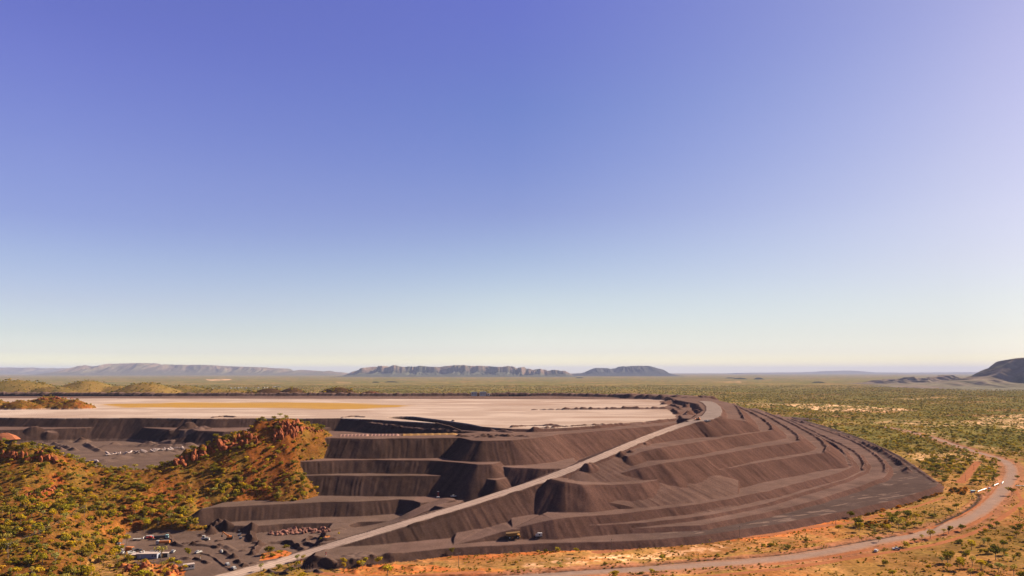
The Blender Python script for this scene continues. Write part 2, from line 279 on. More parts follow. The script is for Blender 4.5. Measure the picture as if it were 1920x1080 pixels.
for i in range(34):                                           # red earth heaps beside the workshop
    x, y = P(random.uniform(228, 330), random.uniform(1058, 1079), 1); ridge([(x, y), (x + random.uniform(-3, 3), y + 1)], random.uniform(.8, 2.2), random.uniform(2, 3.6), None, i)
for i in range(26):
    x, y = P(random.uniform(640, 820), random.uniform(1050, 1078), 0); ridge([(x, y), (x + random.uniform(-4, 4), y + 1)], random.uniform(.4, 1.2), random.uniform(2, 5), None, i)
crest = [PY(*c)[:2] for c in ((318,872,604),(350,856,615),(375,846,622),(400,836,628),(420,829,636),(440,823,642),(462,816,648),(482,806,660))]
ridge(crest, 4.2, 10, None, 17, lump=.75); ridge([PY(*c)[:2] for c in ((-20,848,555),(50,850,555),(100,858,560))], 4, 9, None, 18, lump=.8)
ridge([PY(*c)[:2] for c in ((512,789,672),(528,786,676),(545,786,678),(560,790,682))], 1.2, 12, None, 19, lump=.5)
# island of rock standing in the tailings
def mound(px, py, Yd, wx, wy, seed):
    x, y, zz = PY(px, py, Yd); s = win(x - 1.6 * wx, x + 1.6 * wx, y - 1.6 * wy, y + 1.6 * wy); X, Y = GX[s], GY[s]
    q = np.sqrt(((X - x) / wx) ** 2 + ((Y - y) / wy) ** 2) + .15 * fbm(X / 14, Y / 14, 3, seed)
    b = 59 + (zz - 59) * np.clip(1.05 - q, 0, 1) ** .65 + fbm(X / 9, Y / 9, 3, seed + 4) * 1.2
    m = (b > H[s]) & (q < 1.05); H[s] = np.where(m, b, H[s]); ZONE[s] = np.where(m, G_HILL, ZONE[s])
mound(95, 743.5, 1190, 64, 34, 51); mound(40, 750, 1160, 40, 28, 52); mound(140, 749, 1170, 30, 26, 53); mound(-10, 748, 1250, 30, 30, 54)

UP = [(*P(a, b, c), c) for a, b, c in ((1306,788.5,66.),(1320,785.5,67.2),(1334,779,68),(1339,770,68),(1337,762,68),(1330,755.5,68),(1322,752.5,68))]
def roadcut(line, w, zone=G_HAUL, fill=36, cut=40, reach=60, berm=0, cutreach=45, soft=0.0):
    s = bbox_win(line, reach + w); X, Y = GX[s], GY[s]
    wob = fbm(X / 7, Y / 7, 2, 88) * .5
    d, sa, zr = polydist(X, Y, [p[:2] for p in line], closed=False, zs=[p[2] for p in line]); d = d + wob
    ril = (vnoise(sa / 1.9, d * .04, 15) * .4 + vnoise(sa / 6, d * .04, 16) * .4) * np.clip((d - w) / 3, 0, 1)
    e = np.maximum(d - w + ril, 0); h = H[s]
    lo = zr - e * math.tan(R(fill)); hi = zr + np.maximum(d - w, 0) * math.tan(R(cut))
    n = np.where(h < lo, lo, h); fillm = h < lo - .02
    n = np.where((n > hi) & (d < cutreach), hi, n); cutm = (h > hi) & (d < cutreach)
    H[s] = n; Z = ZONE[s]
    Z = np.where(fillm | (cutm & (Z != G_TAIL)), G_DUMP, Z); SARC[s] = np.where(fillm, sa * .97, SARC[s])
    if zone is not None: Z = np.where(d < w, zone, Z)
    ZONE[s] = Z
RAMP = [(*P(a, b, zz), zz) for a, b, zz in ((838,936,16),(815,944,14.0),(790,955,11.5),(768,966,8.5),(745,976,5.5),(715,985,3.0),(680,991,1.5))]
roadcut(smooth(RAMP, 2), 6.5, None, reach=26, cutreach=14)
roadcut([(*P(912,810,57), 57.0), (*P(860,806.5,53), 53.0), (*P(800,803.5,49.5), 49.5), (*P(755,801,47), 47.0)], 5, None, reach=20, cutreach=30)
roadcut([p for p in HAUL if 39 < p[2] < 54], 7.4, None, fill=21, reach=46, cutreach=0)
roadcut(HAUL, 7.4, G_HAUL, reach=70, cutreach=30)
roadcut(UP, 10.5, G_HAUL, reach=12, cutreach=14)
ridge([(x - 5.5, y + 6.0) for x, y, zz in HAUL[14:44]], .9, 1.8, G_DUMP, 61); ridge([(x + 4.6, y - 6.6) for x, y, zz in HAUL[34:74]], 1.0, 1.6, None, 62)
for hx, off, hh, w in ((1088, 11.5, 4.2, 5.5), (1146, 10.5, 3.2, 4.0), (1160, 12, 2.0, 3.0), (1193, 11, 1.8, 2.5)):
    q = [float(np.interp(hx, [p[0] for p in HP], [r_[k] for r_ in HR])) for k in (0, 1)]; q2 = [float(np.interp(hx + 12, [p[0] for p in HP], [r_[k] for r_ in HR])) for k in (0, 1)]
    L = math.hypot(q2[0] - q[0], q2[1] - q[1]); tx, ty = (q2[0] - q[0]) / L, (q2[1] - q[1]) / L
    ridge([(q[0] + ty * off - tx * 3, q[1] - tx * off - ty * 3), (q[0] + ty * off + tx * 3, q[1] - tx * off + ty * 3)], hh, w, G_DUMP, 12)
# big plain: faint relief, wash lines
s = win(-90000, 90000, 330, 62000); flat = (ZONE == G_GROUND)
H += np.where(flat, fbm(GX / 60, GY / 60, 4, 33) * .7 + fbm(GX / 6, GY / 6, 3, 34) * .14, 0) * np.where(GY < 5000, 1, 0)
# tailings beach and pond as zones of their own
s = bbox_win(tail_in, 5); X, Y = GX[s], GY[s]
wx = fbm(X / 30, Y / 30, 3, 44) * 6
tm = inside(X + wx, Y + wx * .5, tail_in) & (H[s] < 60.9) & (H[s] > 59.0); ZONE[s] = np.where(tm, G_TAIL, ZONE[s])
pond = PL([(176,759.5),(200,757.6),(260,756.4),(330,755.4),(480,754.8),(600,755),(680,756.5),(730,759),(760,761.5),(720,764.5),(680,766.5),(620,767.2),(560,766),(480,764.8),(330,764.6),(230,763.5)], 60)
d, _, _ = polydist(X, Y, pond); d = np.where(inside(X, Y, pond), -d, d)
streak = fbm(X / 130, Y / 22, 4, 46)
PONDM = np.zeros(GX.shape, np.float32); PONDM[s] = (1 - sst(-38, 26, d + streak * 44)) * (ZONE[s] == G_TAIL)
ZONE[s] = np.where((PONDM[s] > .5) & tm, G_POND, ZONE[s])
H[s] = np.where(tm, 60 + fbm(X / 70, Y / 70, 3, 47) * .1, H[s])
ZONE[(ZONE == G_DUMP) & (H < 36) & (H > 31.5) & (GX < -190) & (GY > 560) & (GY < 940)] = G_YARD

# ---- highway, tracks, ditch
def line_zone(line, w, zone, over=(G_GROUND, G_TRACK, G_ROAD)):
    s = bbox_win(line, w + 2); X, Y = GX[s], GY[s]
    d, sa, _ = polydist(X, Y, line, closed=False); d = d + fbm(X / 6, Y / 6, 3, 55) * w * .22
    m = (d < w) & np.isin(ZONE[s], over); ZONE[s] = np.where(m, zone, ZONE[s]); return s, d
MAIN = smooth(PL([(700,1098),(850,1089),(1000,1079),(1150,1070.5),(1300,1062),(1440,1050.5),(1515,1041),(1590,1029),(1665,1011.5),(1727,1003.5),(1765,991.5),(1815,974),(1850,953),(1880,922),(1897,893),(1897,877),(1886,865),(1862,856.5),(1830,847.5),(1790,835),(1765,826),(1735,816),(1690,806),(1650,799.5)]), 3)
SIDE = smooth(PL([(1100,1100),(1300,1084),(1440,1070.5),(1565,1052),(1690,1032),(1765,1019),(1827,999),(1865,980),(1902,955),(1940,925)]), 3)
TRK = [(SIDE, 2.3)] + [(smooth(PL(p), 2), w) for p, w in (([(1440,1003),(1490,993),(1530,988),(1565,984)], 3.5), ([(1120,1036),(1160,1032),(1210,1025),(1262,1019)], 4.0), ([(1325,1013),(1380,1008),(1440,1003)], 3.0), ([(1800,905),(1812,893),(1822,880),(1833,866)], 4.5), ([(1887,861),(1905,861),(1960,861)], 4),
      ([(1900,915),(1909,925),(1918,945)], 1.6), ([(1440,1059),(1560,1044),(1680,1022),(1750,1009),(1815,988),(1860,962)], 1.8), ([(1620,1017),(1690,1003),(1750,988),(1800,968),(1850,938),(1872,912)], 1.5), ([(1560,985),(1600,980),(1660,962),(1720,950),(1770,932)], 1.6), ([(600,1075),(700,1085),(800,1079),(900,1072)], 3.2))]
DITCH = [smooth(PL(p), 2) for p in ([(700,1084),(960,1078),(1060,1070.5),(1160,1065),(1335,1050),(1440,1043.5),(1527,1030),(1590,1020),(1652,1009),(1705,1000)], [(1745,991),(1772,975),(1802,962),(1825,947),(1837,932),(1830,926)])]
ROADD = np.full(GX.shape, 99., np.float32); DITD = np.full(GX.shape, 99., np.float32); TRKD = np.full(GX.shape, 99., np.float32)
for ln, w in TRK:
    s, d = line_zone(ln, w, G_TRACK); TRKD[s] = np.minimum(TRKD[s], d)
s, d = line_zone(MAIN, 6.2, G_ROAD); 
s = bbox_win(MAIN, 34); ROADD[s] = polydist(GX[s], GY[s], MAIN, closed=False)[0]
m = (ZONE == G_ROAD) | (ZONE == G_TRACK); H[m] = np.minimum(H[m], .35) * .25 + .12
for ln in DITCH:
    s = bbox_win(ln, 8); d, _, _ = polydist(GX[s], GY[s], ln, closed=False); d = d + fbm(GX[s] / 5, GY[s] / 5, 3, 91) * .8; DITD[s] = np.minimum(DITD[s], d)
    H[s] -= np.clip(1 - d / 2.6, 0, 1) * 1.3
    H[s] += np.clip(1 - np.abs(d - 3.6) / 1.6, 0, 1) * .45
def patch(px, w, zone, z0=0, over=None, seed=3):            # repaint a patch of ground to another zone
    pl = PL(px, z0); s = bbox_win(pl, 6); X, Y = GX[s], GY[s]; wx = fbm(X / 6, Y / 6, 3, seed) * w
    m = inside(X + wx, Y + wx, pl)
    if over is not None: m &= np.isin(ZONE[s], over)
    ZONE[s] = np.where(m, zone, ZONE[s])
REDM = np.zeros(GX.shape, np.float32)
def redpatch(px, amt, z0=0, w=3, seed=3):
    pl = PL(px, z0); s = bbox_win(pl, 14); X, Y = GX[s], GY[s]
    d, _, _ = polydist(X, Y, pl); d = np.where(inside(X, Y, pl), -d, d) + fbm(X / 7, Y / 7, 4, seed) * w * 2.5
    REDM[s] = np.maximum(REDM[s], amt * (1 - sst(-2, 3, d)))
patch([(486,1050),(490,1036),(510,1032),(535,1030),(552,1036),(540,1042),(500,1048)], 1, G_GROUND, 1); redpatch([(484,1051),(490,1036),(510,1032),(535,1030),(552,1036),(540,1044),(500,1050)], 1, 1)
patch([(592,1016),(605,1014),(620,1013),(615,1020),(598,1021)], .8, G_GROUND, 1); redpatch([(592,1016),(605,1014),(620,1013),(615,1020),(598,1021)], 1, 1)
for pts in ([(225,1080),(235,1058),(300,1055),(340,1058),(400,1064),(395,1078),(330,1082)], [(640,1060),(700,1058),(800,1062),(900,1070),(900,1090),(640,1090)], [(820,1036),(900,1030),(980,1034),(960,1044),(870,1048),(820,1050)], 
            [(960,1032),(1050,1026),(1140,1020),(1150,1028),(1050,1036),(960,1044)], [(1340,1006),(1440,992),(1560,970),(1600,975),(1560,990),(1440,1008),(1340,1016)], [(700,1066),(900,1068),(1200,1062),(1200,1080),(900,1095),(700,1095)]): redpatch(pts, .85)
for pts in ([(180,935),(230,915),(300,900),(335,898),(330,908),(260,925),(200,945)], [(40,930),(100,915),(120,905),(115,918),(60,945)], [(430,905),(480,880),(540,862),(570,870),(540,890),(470,915)], [(440,880),(500,862),(560,855),(550,870),(480,890)], [(540,925),(575,905),(588,932),(560,940)]): redpatch(pts, .5, 32)
PALE = np.zeros(GX.shape, np.float32)
def palepatch(px, amt, seed=5, w=3, br=9):
    pl = PL(px); s = bbox_win(pl, 40); X, Y = GX[s], GY[s]
    d, _, _ = polydist(X, Y, pl); d = np.where(inside(X, Y, pl), -d, d)
    n = fbm(X / br, Y / br, 4, seed); PALE[s] = np.maximum(PALE[s], amt * (1 - sst(-3, 4, d + n * w * 4)) * sst(-.15, .25, fbm(X / (br * .5), Y / (br * .5), 3, seed + 9)))
palepatch([(985,1057),(1060,1050),(1135,1045),(1200,1041),(1260,1034),(1340,1022),(1370,1020),(1360,1030),(1270,1046),(1140,1056),(1000,1066)], .8)
palepatch([(1470,757),(1545,757),(1610,761),(1700,766),(1715,770),(1650,772),(1560,771),(1490,765)], 1.0, 6, 8, 40)
palepatch([(1800,792),(1840,782),(1930,776),(1990,776),(1990,806),(1880,802)], .75, 7, 8, 30); palepatch([(1590,792),(1660,795),(1750,800),(1840,798),(1790,791),(1680,788)], .5, 8, 8, 30)
palepatch([(1660,747),(1780,744),(1800,748),(1700,750)], .5, 9, 8, 60); palepatch([(1355,757),(1400,753),(1480,758),(1440,762)], .5, 10, 8, 40); palepatch([(1330,716),(1390,714),(1390,718)], .5, 11, 8, 60)
palepatch([(386,711),(410,710.5),(418,713),(390,714)], 1, 12, 1, 300); palepatch([(412,710.5),(435,711),(428,713),(418,713)], 1, 13, 1, 300); palepatch([(630,716.5),(655,716.5),(660,718.5),(635,718.5)], .6, 14, 1, 200)
palepatch([(1700,800),(1790,830),(1900,853),(1960,853),(1960,848),(1850,838),(1760,808)], .45, 15, 4, 12); palepatch([(1700,850),(1830,850),(1860,860),(1830,866),(1720,862)], .6, 17, 4, 12)

# ------------------------------------------------------------------ surface colours (albedo by kind of ground, the dump's with some painted shade)
def c3(*a): return np.array(a, np.float32)
n1 = fbm(GX / 3.2, GY / 3.2, 3, 101); n2 = fbm(GX / 14, GY / 14, 4, 102); n3 = fbm(GX / 70, GY / 70, 4, 103); n4 = fbm(GX / 420, GY / 420, 4, 104)
def mixc(a, b, t): return a * (1 - t[..., None]) + b * t[..., None]
grass = c3(.150, .086, .026); dry = c3(.235, .118, .047); olive = c3(.068, .060, .013); red = c3(.30, .080, .022); rust = c3(.19, .066, .022)
g = mixc(grass, dry, sst(-.3, .4, n2 + n3 * .5)); g = mixc(g, rust, sst(.0, .5, n3 - n2 * .4) * .6); g = mixc(g, olive, sst(-.1, .45, n2 * .9 + n1 * .4 - n3 * .3) * .55)
farp = sst(700, 1300, GY + n3 * 300)                                             # wooded plain beyond the dump
plain = mixc(np.broadcast_to(c3(.088, .076, .018), g.shape), c3(.135, .092, .028), sst(-.35, .45, n4 * .8 + n3 * .5)); plain = mixc(plain, c3(.042, .048, .014), sst(.0, .5, n3 + n2 * .5) * .6)
g = mixc(g, plain, farp)
g = mixc(g, c3(.055, .055, .012), farp * sst(-.05, .35, fbm(GX / 26, GY / 40, 4, 120) + .4 * n3) * .55)
g = mixc(g, c3(.22, .10, .045), farp * sst(.22, .5, fbm(GX / 180, GY / 60, 4, 121)) * .6)
g = mixc(g, red * (1 + .25 * n2[..., None]), np.clip(REDM * (.55 + .7 * n1 + .5 * n2), 0, 1)); g = mixc(g, c3(.42, .25, .14), np.clip(PALE, 0, 1) * .95)
g = mixc(g, c3(.175, .082, .046), (1 - sst(9, 21, ROADD + n2 * 5 + n1)) * .85); g = mixc(g, c3(.18, .125, .03), np.clip(1 - np.abs(ROADD - 19 + n2 * 4) / 4, 0, 1) * .45)
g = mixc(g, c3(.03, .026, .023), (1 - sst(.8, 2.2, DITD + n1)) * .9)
hill = mixc(np.broadcast_to(c3(.135, .068, .020), g.shape), c3(.125, .084, .020), sst(-.3, .4, n2)); hill = mixc(hill, c3(.20, .060, .02), np.clip(sst(.32, .62, n2 - n1 * .4 + n3 * .4) * .6 + REDM * .8, 0, 1))
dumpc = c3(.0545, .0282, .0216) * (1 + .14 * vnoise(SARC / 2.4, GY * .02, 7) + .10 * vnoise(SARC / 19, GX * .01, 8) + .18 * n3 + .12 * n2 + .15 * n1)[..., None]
dumpc = dumpc * (np.array([1.2, 1.36, 1.36]) + np.array([.62, .52, .52]) * sst(-70, 70, GX + n3 * 40)[..., None])  # left benches darker than the sunlit right side: shade put into the albedo
yardc = c3(.125, .078, .058) * (1 + .2 * n2 + .2 * n3)[..., None]
tailc = mixc(np.broadcast_to(c3(.385, .285, .222), g.shape), c3(.485, .375, .298), sst(-.2, .3, fbm(GX / 80, GY / 38, 5, 105))); tailc = mixc(tailc, c3(.31, .205, .15), sst(.05, .5, fbm(GX / 120, GY / 50, 5, 107)) * .6 + sst(0, 330, GX) * .35)
pondc = c3(.385, .218, .058) * (1 + .12 * fbm(GX / 80, GY / 20, 3, 106))[..., None]; tailc = mixc(tailc, pondc, np.clip(PONDM, 0, 1))
HD = np.full(GX.shape, 99., np.float32); HS = np.zeros(GX.shape, np.float32); s = bbox_win(HAUL, 12); HD[s], HS[s], _ = polydist(GX[s], GY[s], [p[:2] for p in HAUL], closed=False)
haulc = c3(.41, .295, .228) * (1 + .1 * n2 + .06 * n1 - .15 * np.cos(HD * 1.75) * np.clip(1 + n2, .3, 1.4) * (HD < 9) + .12 * vnoise(HS / 22, HD * .3, 66))[..., None]
haulc = mixc(haulc, c3(.15, .10, .077), sst(4.9, 7.6, HD + n1 * 2.2 + n2 * 1.6) * (HD < 9) * .85)
haulc = mixc(haulc, c3(.235, .18, .152) * (1 + .18 * n2 + .15 * n1)[..., None], sst(60, 85, H * 0 + GX * .16 + GY * .055))
mroad = mixc(np.broadcast_to(c3(.29, .19, .14), g.shape), c3(.325, .178, .112), sst(2.2, 5.6, ROADD + n2 * 2.2)) * (1 + .1 * n1)[..., None]
trackc = c3(.33, .125, .055) * (1 + .2 * n2 + .1 * n1)[..., None]
farh = mixc(np.broadcast_to(c3(.15, .105, .032), g.shape), c3(.09, .074, .022), sst(-.2, .4, n3 + n2 * .5)); dk = (GX > -790) & (GY < 2050); farh = np.where(dk[..., None], mixc(np.broadcast_to(c3(.045, .027, .012), g.shape), c3(.10, .042, .020), sst(-420, -340, GX + n2 * 60)), farh)
g = g * (np.array([1.95, 1.8, 1.7]) * (1 - farp[..., None]) + np.array([1.95, 1.92, 1.85]) * farp[..., None])
hill = hill * np.array([1.28, 1.02, .85]) * (1 + .28 * n2 + .22 * n1)[..., None]
farh = farh * np.array([1.55, 1.35, 1.3]) * (1 + .3 * n2 + .2 * n3)[..., None]
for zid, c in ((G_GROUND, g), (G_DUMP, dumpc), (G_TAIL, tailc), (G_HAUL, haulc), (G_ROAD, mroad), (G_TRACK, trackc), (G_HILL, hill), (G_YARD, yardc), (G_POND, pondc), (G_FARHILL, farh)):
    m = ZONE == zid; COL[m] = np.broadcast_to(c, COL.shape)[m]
low = (1 - sst(5.5, 8.5, H + n2)) * sst(30, 150, GX)
DUST = mixc(np.broadcast_to(c3(.104, .064, .050), g.shape), c3(.060, .040, .033), low); DUST = mixc(DUST, c3(.092, .060, .046), (GX < -80) * (H < 36) * 1.0) * (1 + .22 * n2 + .18 * n3 + .12 * n1)[..., None]
DUST = mixc(DUST, c3(.17, .115, .09), low * sst(.26, .45, fbm(GX / 22 + GY / 40, GY / 5 - GX / 9, 4, 131)) * .6)
COL = np.clip(COL * .70, .006, .85)

# ------------------------------------------------------------------ materials
def mat(name, col=None, rough=.9, attr=None, noise=(), flat=None, metal=0.0, rnd=0.0, bump=0.0, facevar=None):
    m = bpy.data.materials.new(name); m.use_nodes = True; t = m.node_tree; b = t.nodes['Principled BSDF']
    b.inputs['Roughness'].default_value = rough; b.inputs['Metallic'].default_value = metal; b.inputs['Specular IOR Level'].default_value = 0.0 if attr else .15 if rough > .6 else .5
    if attr: a = nd(t, 'ShaderNodeAttribute', attribute_name=attr); cur = a.outputs['Color']
    else: a = nd(t, 'ShaderNodeRGB'); a.outputs[0].default_value = (*[c * .78 for c in col], 1); cur = a.outputs[0]
    ge = nd(t, 'ShaderNodeNewGeometry')
    def mul(cur, fac, typ='MULTIPLY'):
        x = nd(t, 'ShaderNodeMix', data_type='RGBA', blend_type=typ); x.inputs[0].default_value = 1
        t.links.new(cur, x.inputs[6]); t.links.new(fac, x.inputs[7]); return x.outputs[2]
    if flat is not None:                                     # level ground is paler: driven over, dusty
        s = nd(t, 'ShaderNodeSeparateXYZ'); t.links.new(ge.outputs['Normal'], s.inputs[0])
        mr = nd(t, 'ShaderNodeMapRange'); mr.inputs[1].default_value = .86; mr.inputs[2].default_value = .97; t.links.new(s.outputs[2], mr.inputs[0])
        x = nd(t, 'ShaderNodeMix', data_type='RGBA'); t.links.new(mr.outputs[0], x.inputs[0]); t.links.new(cur, x.inputs[6]); fa = nd(t, 'ShaderNodeAttribute', attribute_name=flat); t.links.new(fa.outputs['Color'], x.inputs[7]); cur = x.outputs[2]
    if noise:
        co = nd(t, 'ShaderNodeTexCoord')
        for (sc, lo, hi, *str_) in noise:
            src = co.outputs['Object']
            if str_:
                mp = nd(t, 'ShaderNodeMapping'); mp.inputs['Scale'].default_value = str_[0]; t.links.new(src, mp.inputs[0]); src = mp.outputs[0]
            n = nd(t, 'ShaderNodeTexNoise'); n.inputs['Scale'].default_value = sc; n.inputs['Detail'].default_value = 4; n.inputs['Roughness'].default_value = .65; t.links.new(src, n.inputs['Vector'])
            mr = nd(t, 'ShaderNodeMapRange'); mr.inputs[1].default_value = .3; mr.inputs[2].default_value = .7; mr.inputs[3].default_value = lo; mr.inputs[4].default_value = hi
            t.links.new(n.outputs[0], mr.inputs[0]); cur = mul(cur, mr.outputs[0])
    if facevar:
        a2 = nd(t, 'ShaderNodeAttribute', attribute_name=facevar); cur = mul(cur, a2.outputs['Color'])
    if rnd:
        oi = nd(t, 'ShaderNodeObjectInfo'); cr = nd(t, 'ShaderNodeValToRGB'); cr.color_ramp.interpolation = 'LINEAR'
        els = rnd if isinstance(rnd, list) else [(0, (1 - rnd,) * 3), (1, (1 + rnd,) * 3)]
        while len(cr.color_ramp.elements) < len(els): cr.color_ramp.elements.new(.5)
        for e, (p, c) in zip(cr.color_ramp.elements, els): e.position = p; e.color = (*c, 1)
        t.links.new(oi.outputs['Random'], cr.inputs[0]); cur = mul(cur, cr.outputs[0])
    t.links.new(cur, b.inputs['Base Color'])
    return m
M = {}
gr_noise = ((.5, .8, 1.2), (.09, .85, 1.15))
M['ground'] = mat('ground', attr='albedo', noise=((.35, .6, 1.4), (.06, .72, 1.28), (.012, .72, 1.25), (.003, .75, 1.2)))
M['hill'] = mat('hill_soil', attr='albedo', noise=((.7, .5, 1.5), (.16, .7, 1.3)))
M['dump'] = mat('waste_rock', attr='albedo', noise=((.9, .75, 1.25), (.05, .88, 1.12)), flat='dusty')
M['tail'] = mat('tailings_crust', attr='albedo', noise=((.05, .9, 1.08, (1, 2.5, 1)), (.4, .93, 1.07)))
M['road'] = mat('road_surface', attr='albedo', noise=((.5, .88, 1.12), (.08, .9, 1.1)))
M['pond'] = mat('pond_water', attr='albedo', rough=.8, noise=((.05, .92, 1.08),))

# ------------------------------------------------------------------ build the terrain: one grid, one object per kind of ground
def grid_obj(name, zid, material, label=None):
    q = ZONE[:-1, :-1]; fi, fj = np.nonzero(np.isin(q, zid))
    if len(fi) == 0: return None
    a = fi * NC + fj; F4 = np.stack([a, a + 1, a + NC + 1, a + NC], 1)
    u, inv = np.unique(F4.ravel(), return_inverse=True)
    me = bpy.data.meshes.new(name); nf = len(fi)
    co = np.stack([GX.ravel()[u], GY.ravel()[u], H.ravel()[u]], 1).astype(np.float32)
    me.vertices.add(len(u)); me.vertices.foreach_set('co', co.ravel())
    me.loops.add(nf * 4); me.loops.foreach_set('vertex_index', inv.astype(np.int32).ravel())
    me.polygons.add(nf); me.polygons.foreach_set('loop_start', np.arange(0, nf * 4, 4, dtype=np.int32)); me.polygons.foreach_set('loop_total', np.full(nf, 4, np.int32))
    me.update(calc_edges=True); me.validate()
    at = me.attributes.new('albedo', 'FLOAT_COLOR', 'POINT'); cc = np.ones((len(u), 4), np.float32); cc[:, :3] = COL.reshape(-1, 3)[u]; at.data.foreach_set('color', cc.ravel())
    if zid[0] in (G_DUMP, G_YARD):
        at2 = me.attributes.new('dusty', 'FLOAT_COLOR', 'POINT'); cc[:, :3] = np.clip(DUST.reshape(-1, 3)[u], .004, .6); at2.data.foreach_set('color', cc.ravel())
    me.polygons.foreach_set('use_smooth', np.ones(nf, bool)); me.materials.append(material)
    o = bpy.data.objects.new(name, me); C.objects.link(o); o['kind'] = 'structure'
    if label: o['label'] = label[0]; o['category'] = label[1]
    return o
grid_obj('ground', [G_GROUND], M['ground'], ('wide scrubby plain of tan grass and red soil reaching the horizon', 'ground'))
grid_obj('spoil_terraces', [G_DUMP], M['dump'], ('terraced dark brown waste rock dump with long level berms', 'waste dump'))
grid_obj('tailings_flat', [G_TAIL], M['tail'], ('pale pink flat of dried tailings behind the dark bench wall', 'tailings'))
grid_obj('pond', [G_POND], M['pond'], ('ochre yellow strip of shallow water lying on the pale flat', 'pond'))
grid_obj('haul_road', [G_HAUL], M['road'], ('pale haul road climbing diagonally up the dark dump', 'road'))
grid_obj('road', [G_ROAD], M['road'], ('grey brown road curving round the foot of the dump', 'road'))
grid_obj('dirt_track', [G_TRACK], M['road'], ('red dirt tracks through the dry grass beside the road', 'track'))
grid_obj('hill', [G_HILL], M['hill'], ('red rocky hill covered in olive scrub at the left', 'hill'))
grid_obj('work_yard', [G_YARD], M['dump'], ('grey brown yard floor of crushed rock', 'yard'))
grid_obj('grassy_hills', [G_FARHILL], M['hill'], ('rounded tan hills beyond the tailings', 'hills'))
def gz(x, y):                                               # ground height under a point
    u = x / y; r = int(np.clip(np.searchsorted(YR, y) - 1, 0, NR - 2)); c = int(np.clip(np.searchsorted(U, u) - 1, 0, NC - 2))
    ty = (y - YR[r]) / (YR[r + 1] - YR[r]); tx = (u - U[c]) / (U[c + 1] - U[c])
    return float((H[r, c] * (1 - tx) + H[r, c + 1] * tx) * (1 - ty) + (H[r + 1, c] * (1 - tx) + H[r + 1, c + 1] * tx) * ty)
def at(px, py):                                             # first ground point seen at a place of the photo
    u = (px - 960) / F; c = int(np.clip(np.searchsorted(U, u), 0, NC - 1)); col = HY + F * (CH - H[:, c]) / YR
    k = np.nonzero(col <= py)[0]; r = int(k[0]) if len(k) else NR - 1
    if r > 0:
        a, b = col[r - 1], col[r]; t = (a - py) / (a - b + 1e-6); y = float(YR[r - 1] + (YR[r] - YR[r - 1]) * t)
    else: y = float(YR[0])
    return Vector((u * y, y, gz(u * y, y)))
# ------------------------------------------------------------------ builders for the things
def tag(o, label=None, cat=None, group=None, kind=None):
    if label: o['label'] = label
    if cat: o['category'] = cat
    if group: o['group'] = group
    if kind: o['kind'] = kind
    return o
def empty(name, loc, rz=0.0, sc=1.0):
    o = bpy.data.objects.new(name, None); C.objects.link(o); o.location = loc; o.rotation_euler = (0, 0, rz); o.scale = (sc, sc, sc); o.empty_display_size = .5; return o
class MB:
    def __init__(s): s.v = []; s.f = []
    def box(s, c, d, rz=0.0, top=(1, 1), ry=0.0, shift=(0, 0)):    # top = scale of the upper face, shift = its offset
        n = len(s.v); hx, hy, hz = d[0] / 2, d[1] / 2, d[2] / 2; b = min(hx, hy, hz) * .12
        m = Matrix.Rotation(rz, 3, 'Z') @ Matrix.Rotation(ry, 3, 'Y')
        for k, (zz, tx, ty, ox, oy) in enumerate(((-hz, 1, 1, 0, 0), (hz - b, top[0], top[1], *shift), (hz, top[0], top[1], *shift))):
            ins = b if k == 2 else 0
            for sx, sy in ((-1, -1), (1, -1), (1, 1), (-1, 1)):
                p = m @ Vector((sx * (hx * tx - ins) + ox, sy * (hy * ty - ins) + oy, zz)); s.v.append((p.x + c[0], p.y + c[1], p.z + c[2]))
        s.f.append((n + 3, n + 2, n + 1, n)); s.f.append((n + 8, n + 9, n + 10, n + 11))
        for a in (n, n + 4):
            for i in range(4): s.f.append((a + i, a + (i + 1) % 4, a + 4 + (i + 1) % 4, a + 4 + i))
        return s
    def tube(s, p, q, r0, r1=None, k=8):
        r1 = r0 if r1 is None else r1; p, q = Vector(p), Vector(q); d = (q - p).normalized(); u = d.orthogonal().normalized(); w = d.cross(u); n = len(s.v)
        for c, r in ((p, r0), (q, r1)):
            for i in range(k): a = 2 * math.pi * i / k; s.v.append(tuple(c + (u * math.cos(a) + w * math.sin(a)) * r))
        for i in range(k): s.f.append((n + i, n + (i + 1) % k, n + k + (i + 1) % k, n + k + i))
        s.f.append(tuple(n + k - 1 - i for i in range(k))); s.f.append(tuple(n + k + i for i in range(k))); return s
    def poly(s, pts, y0, y1):                                  # outline in x-z pulled along y
        n = len(s.v); k = len(pts); s.v += [(x, y0, z) for x, z in pts] + [(x, y1, z) for x, z in pts]
        s.f.append(tuple(range(n, n + k))); s.f.append(tuple(n + 2 * k - 1 - i for i in range(k)))
        for i in range(k): s.f.append((n + i, n + k + i, n + k + (i + 1) % k, n + (i + 1) % k))
        return s
    def mesh(s, name, m):
        me = bpy.data.meshes.new(name); me.from_pydata(s.v, [], s.f); me.update(); me.materials.append(m)
        bm = bmesh.new(); bm.from_mesh(me); bmesh.ops.recalc_face_normals(bm, faces=bm.faces); bm.to_mesh(me); bm.free(); return me
    def build(s, name, m, parent=None):
        o = bpy.data.objects.new(name, s.mesh(name, m)); C.objects.link(o); o.parent = parent; return o
def kids(o): return [c for c in bpy.data.objects if c.parent == o]
def copy_tree(o, parent=None, children=None):
    c = o.copy(); C.objects.link(c); c.parent = parent
    for ch in (o.children if children is None else children): copy_tree(ch, c)
    return c
W = lambda n, c, r=.5, **k: M.setdefault(n, mat(n, col=c, rough=r, **k))
dirt = ((2.0, .8, 1.15),)
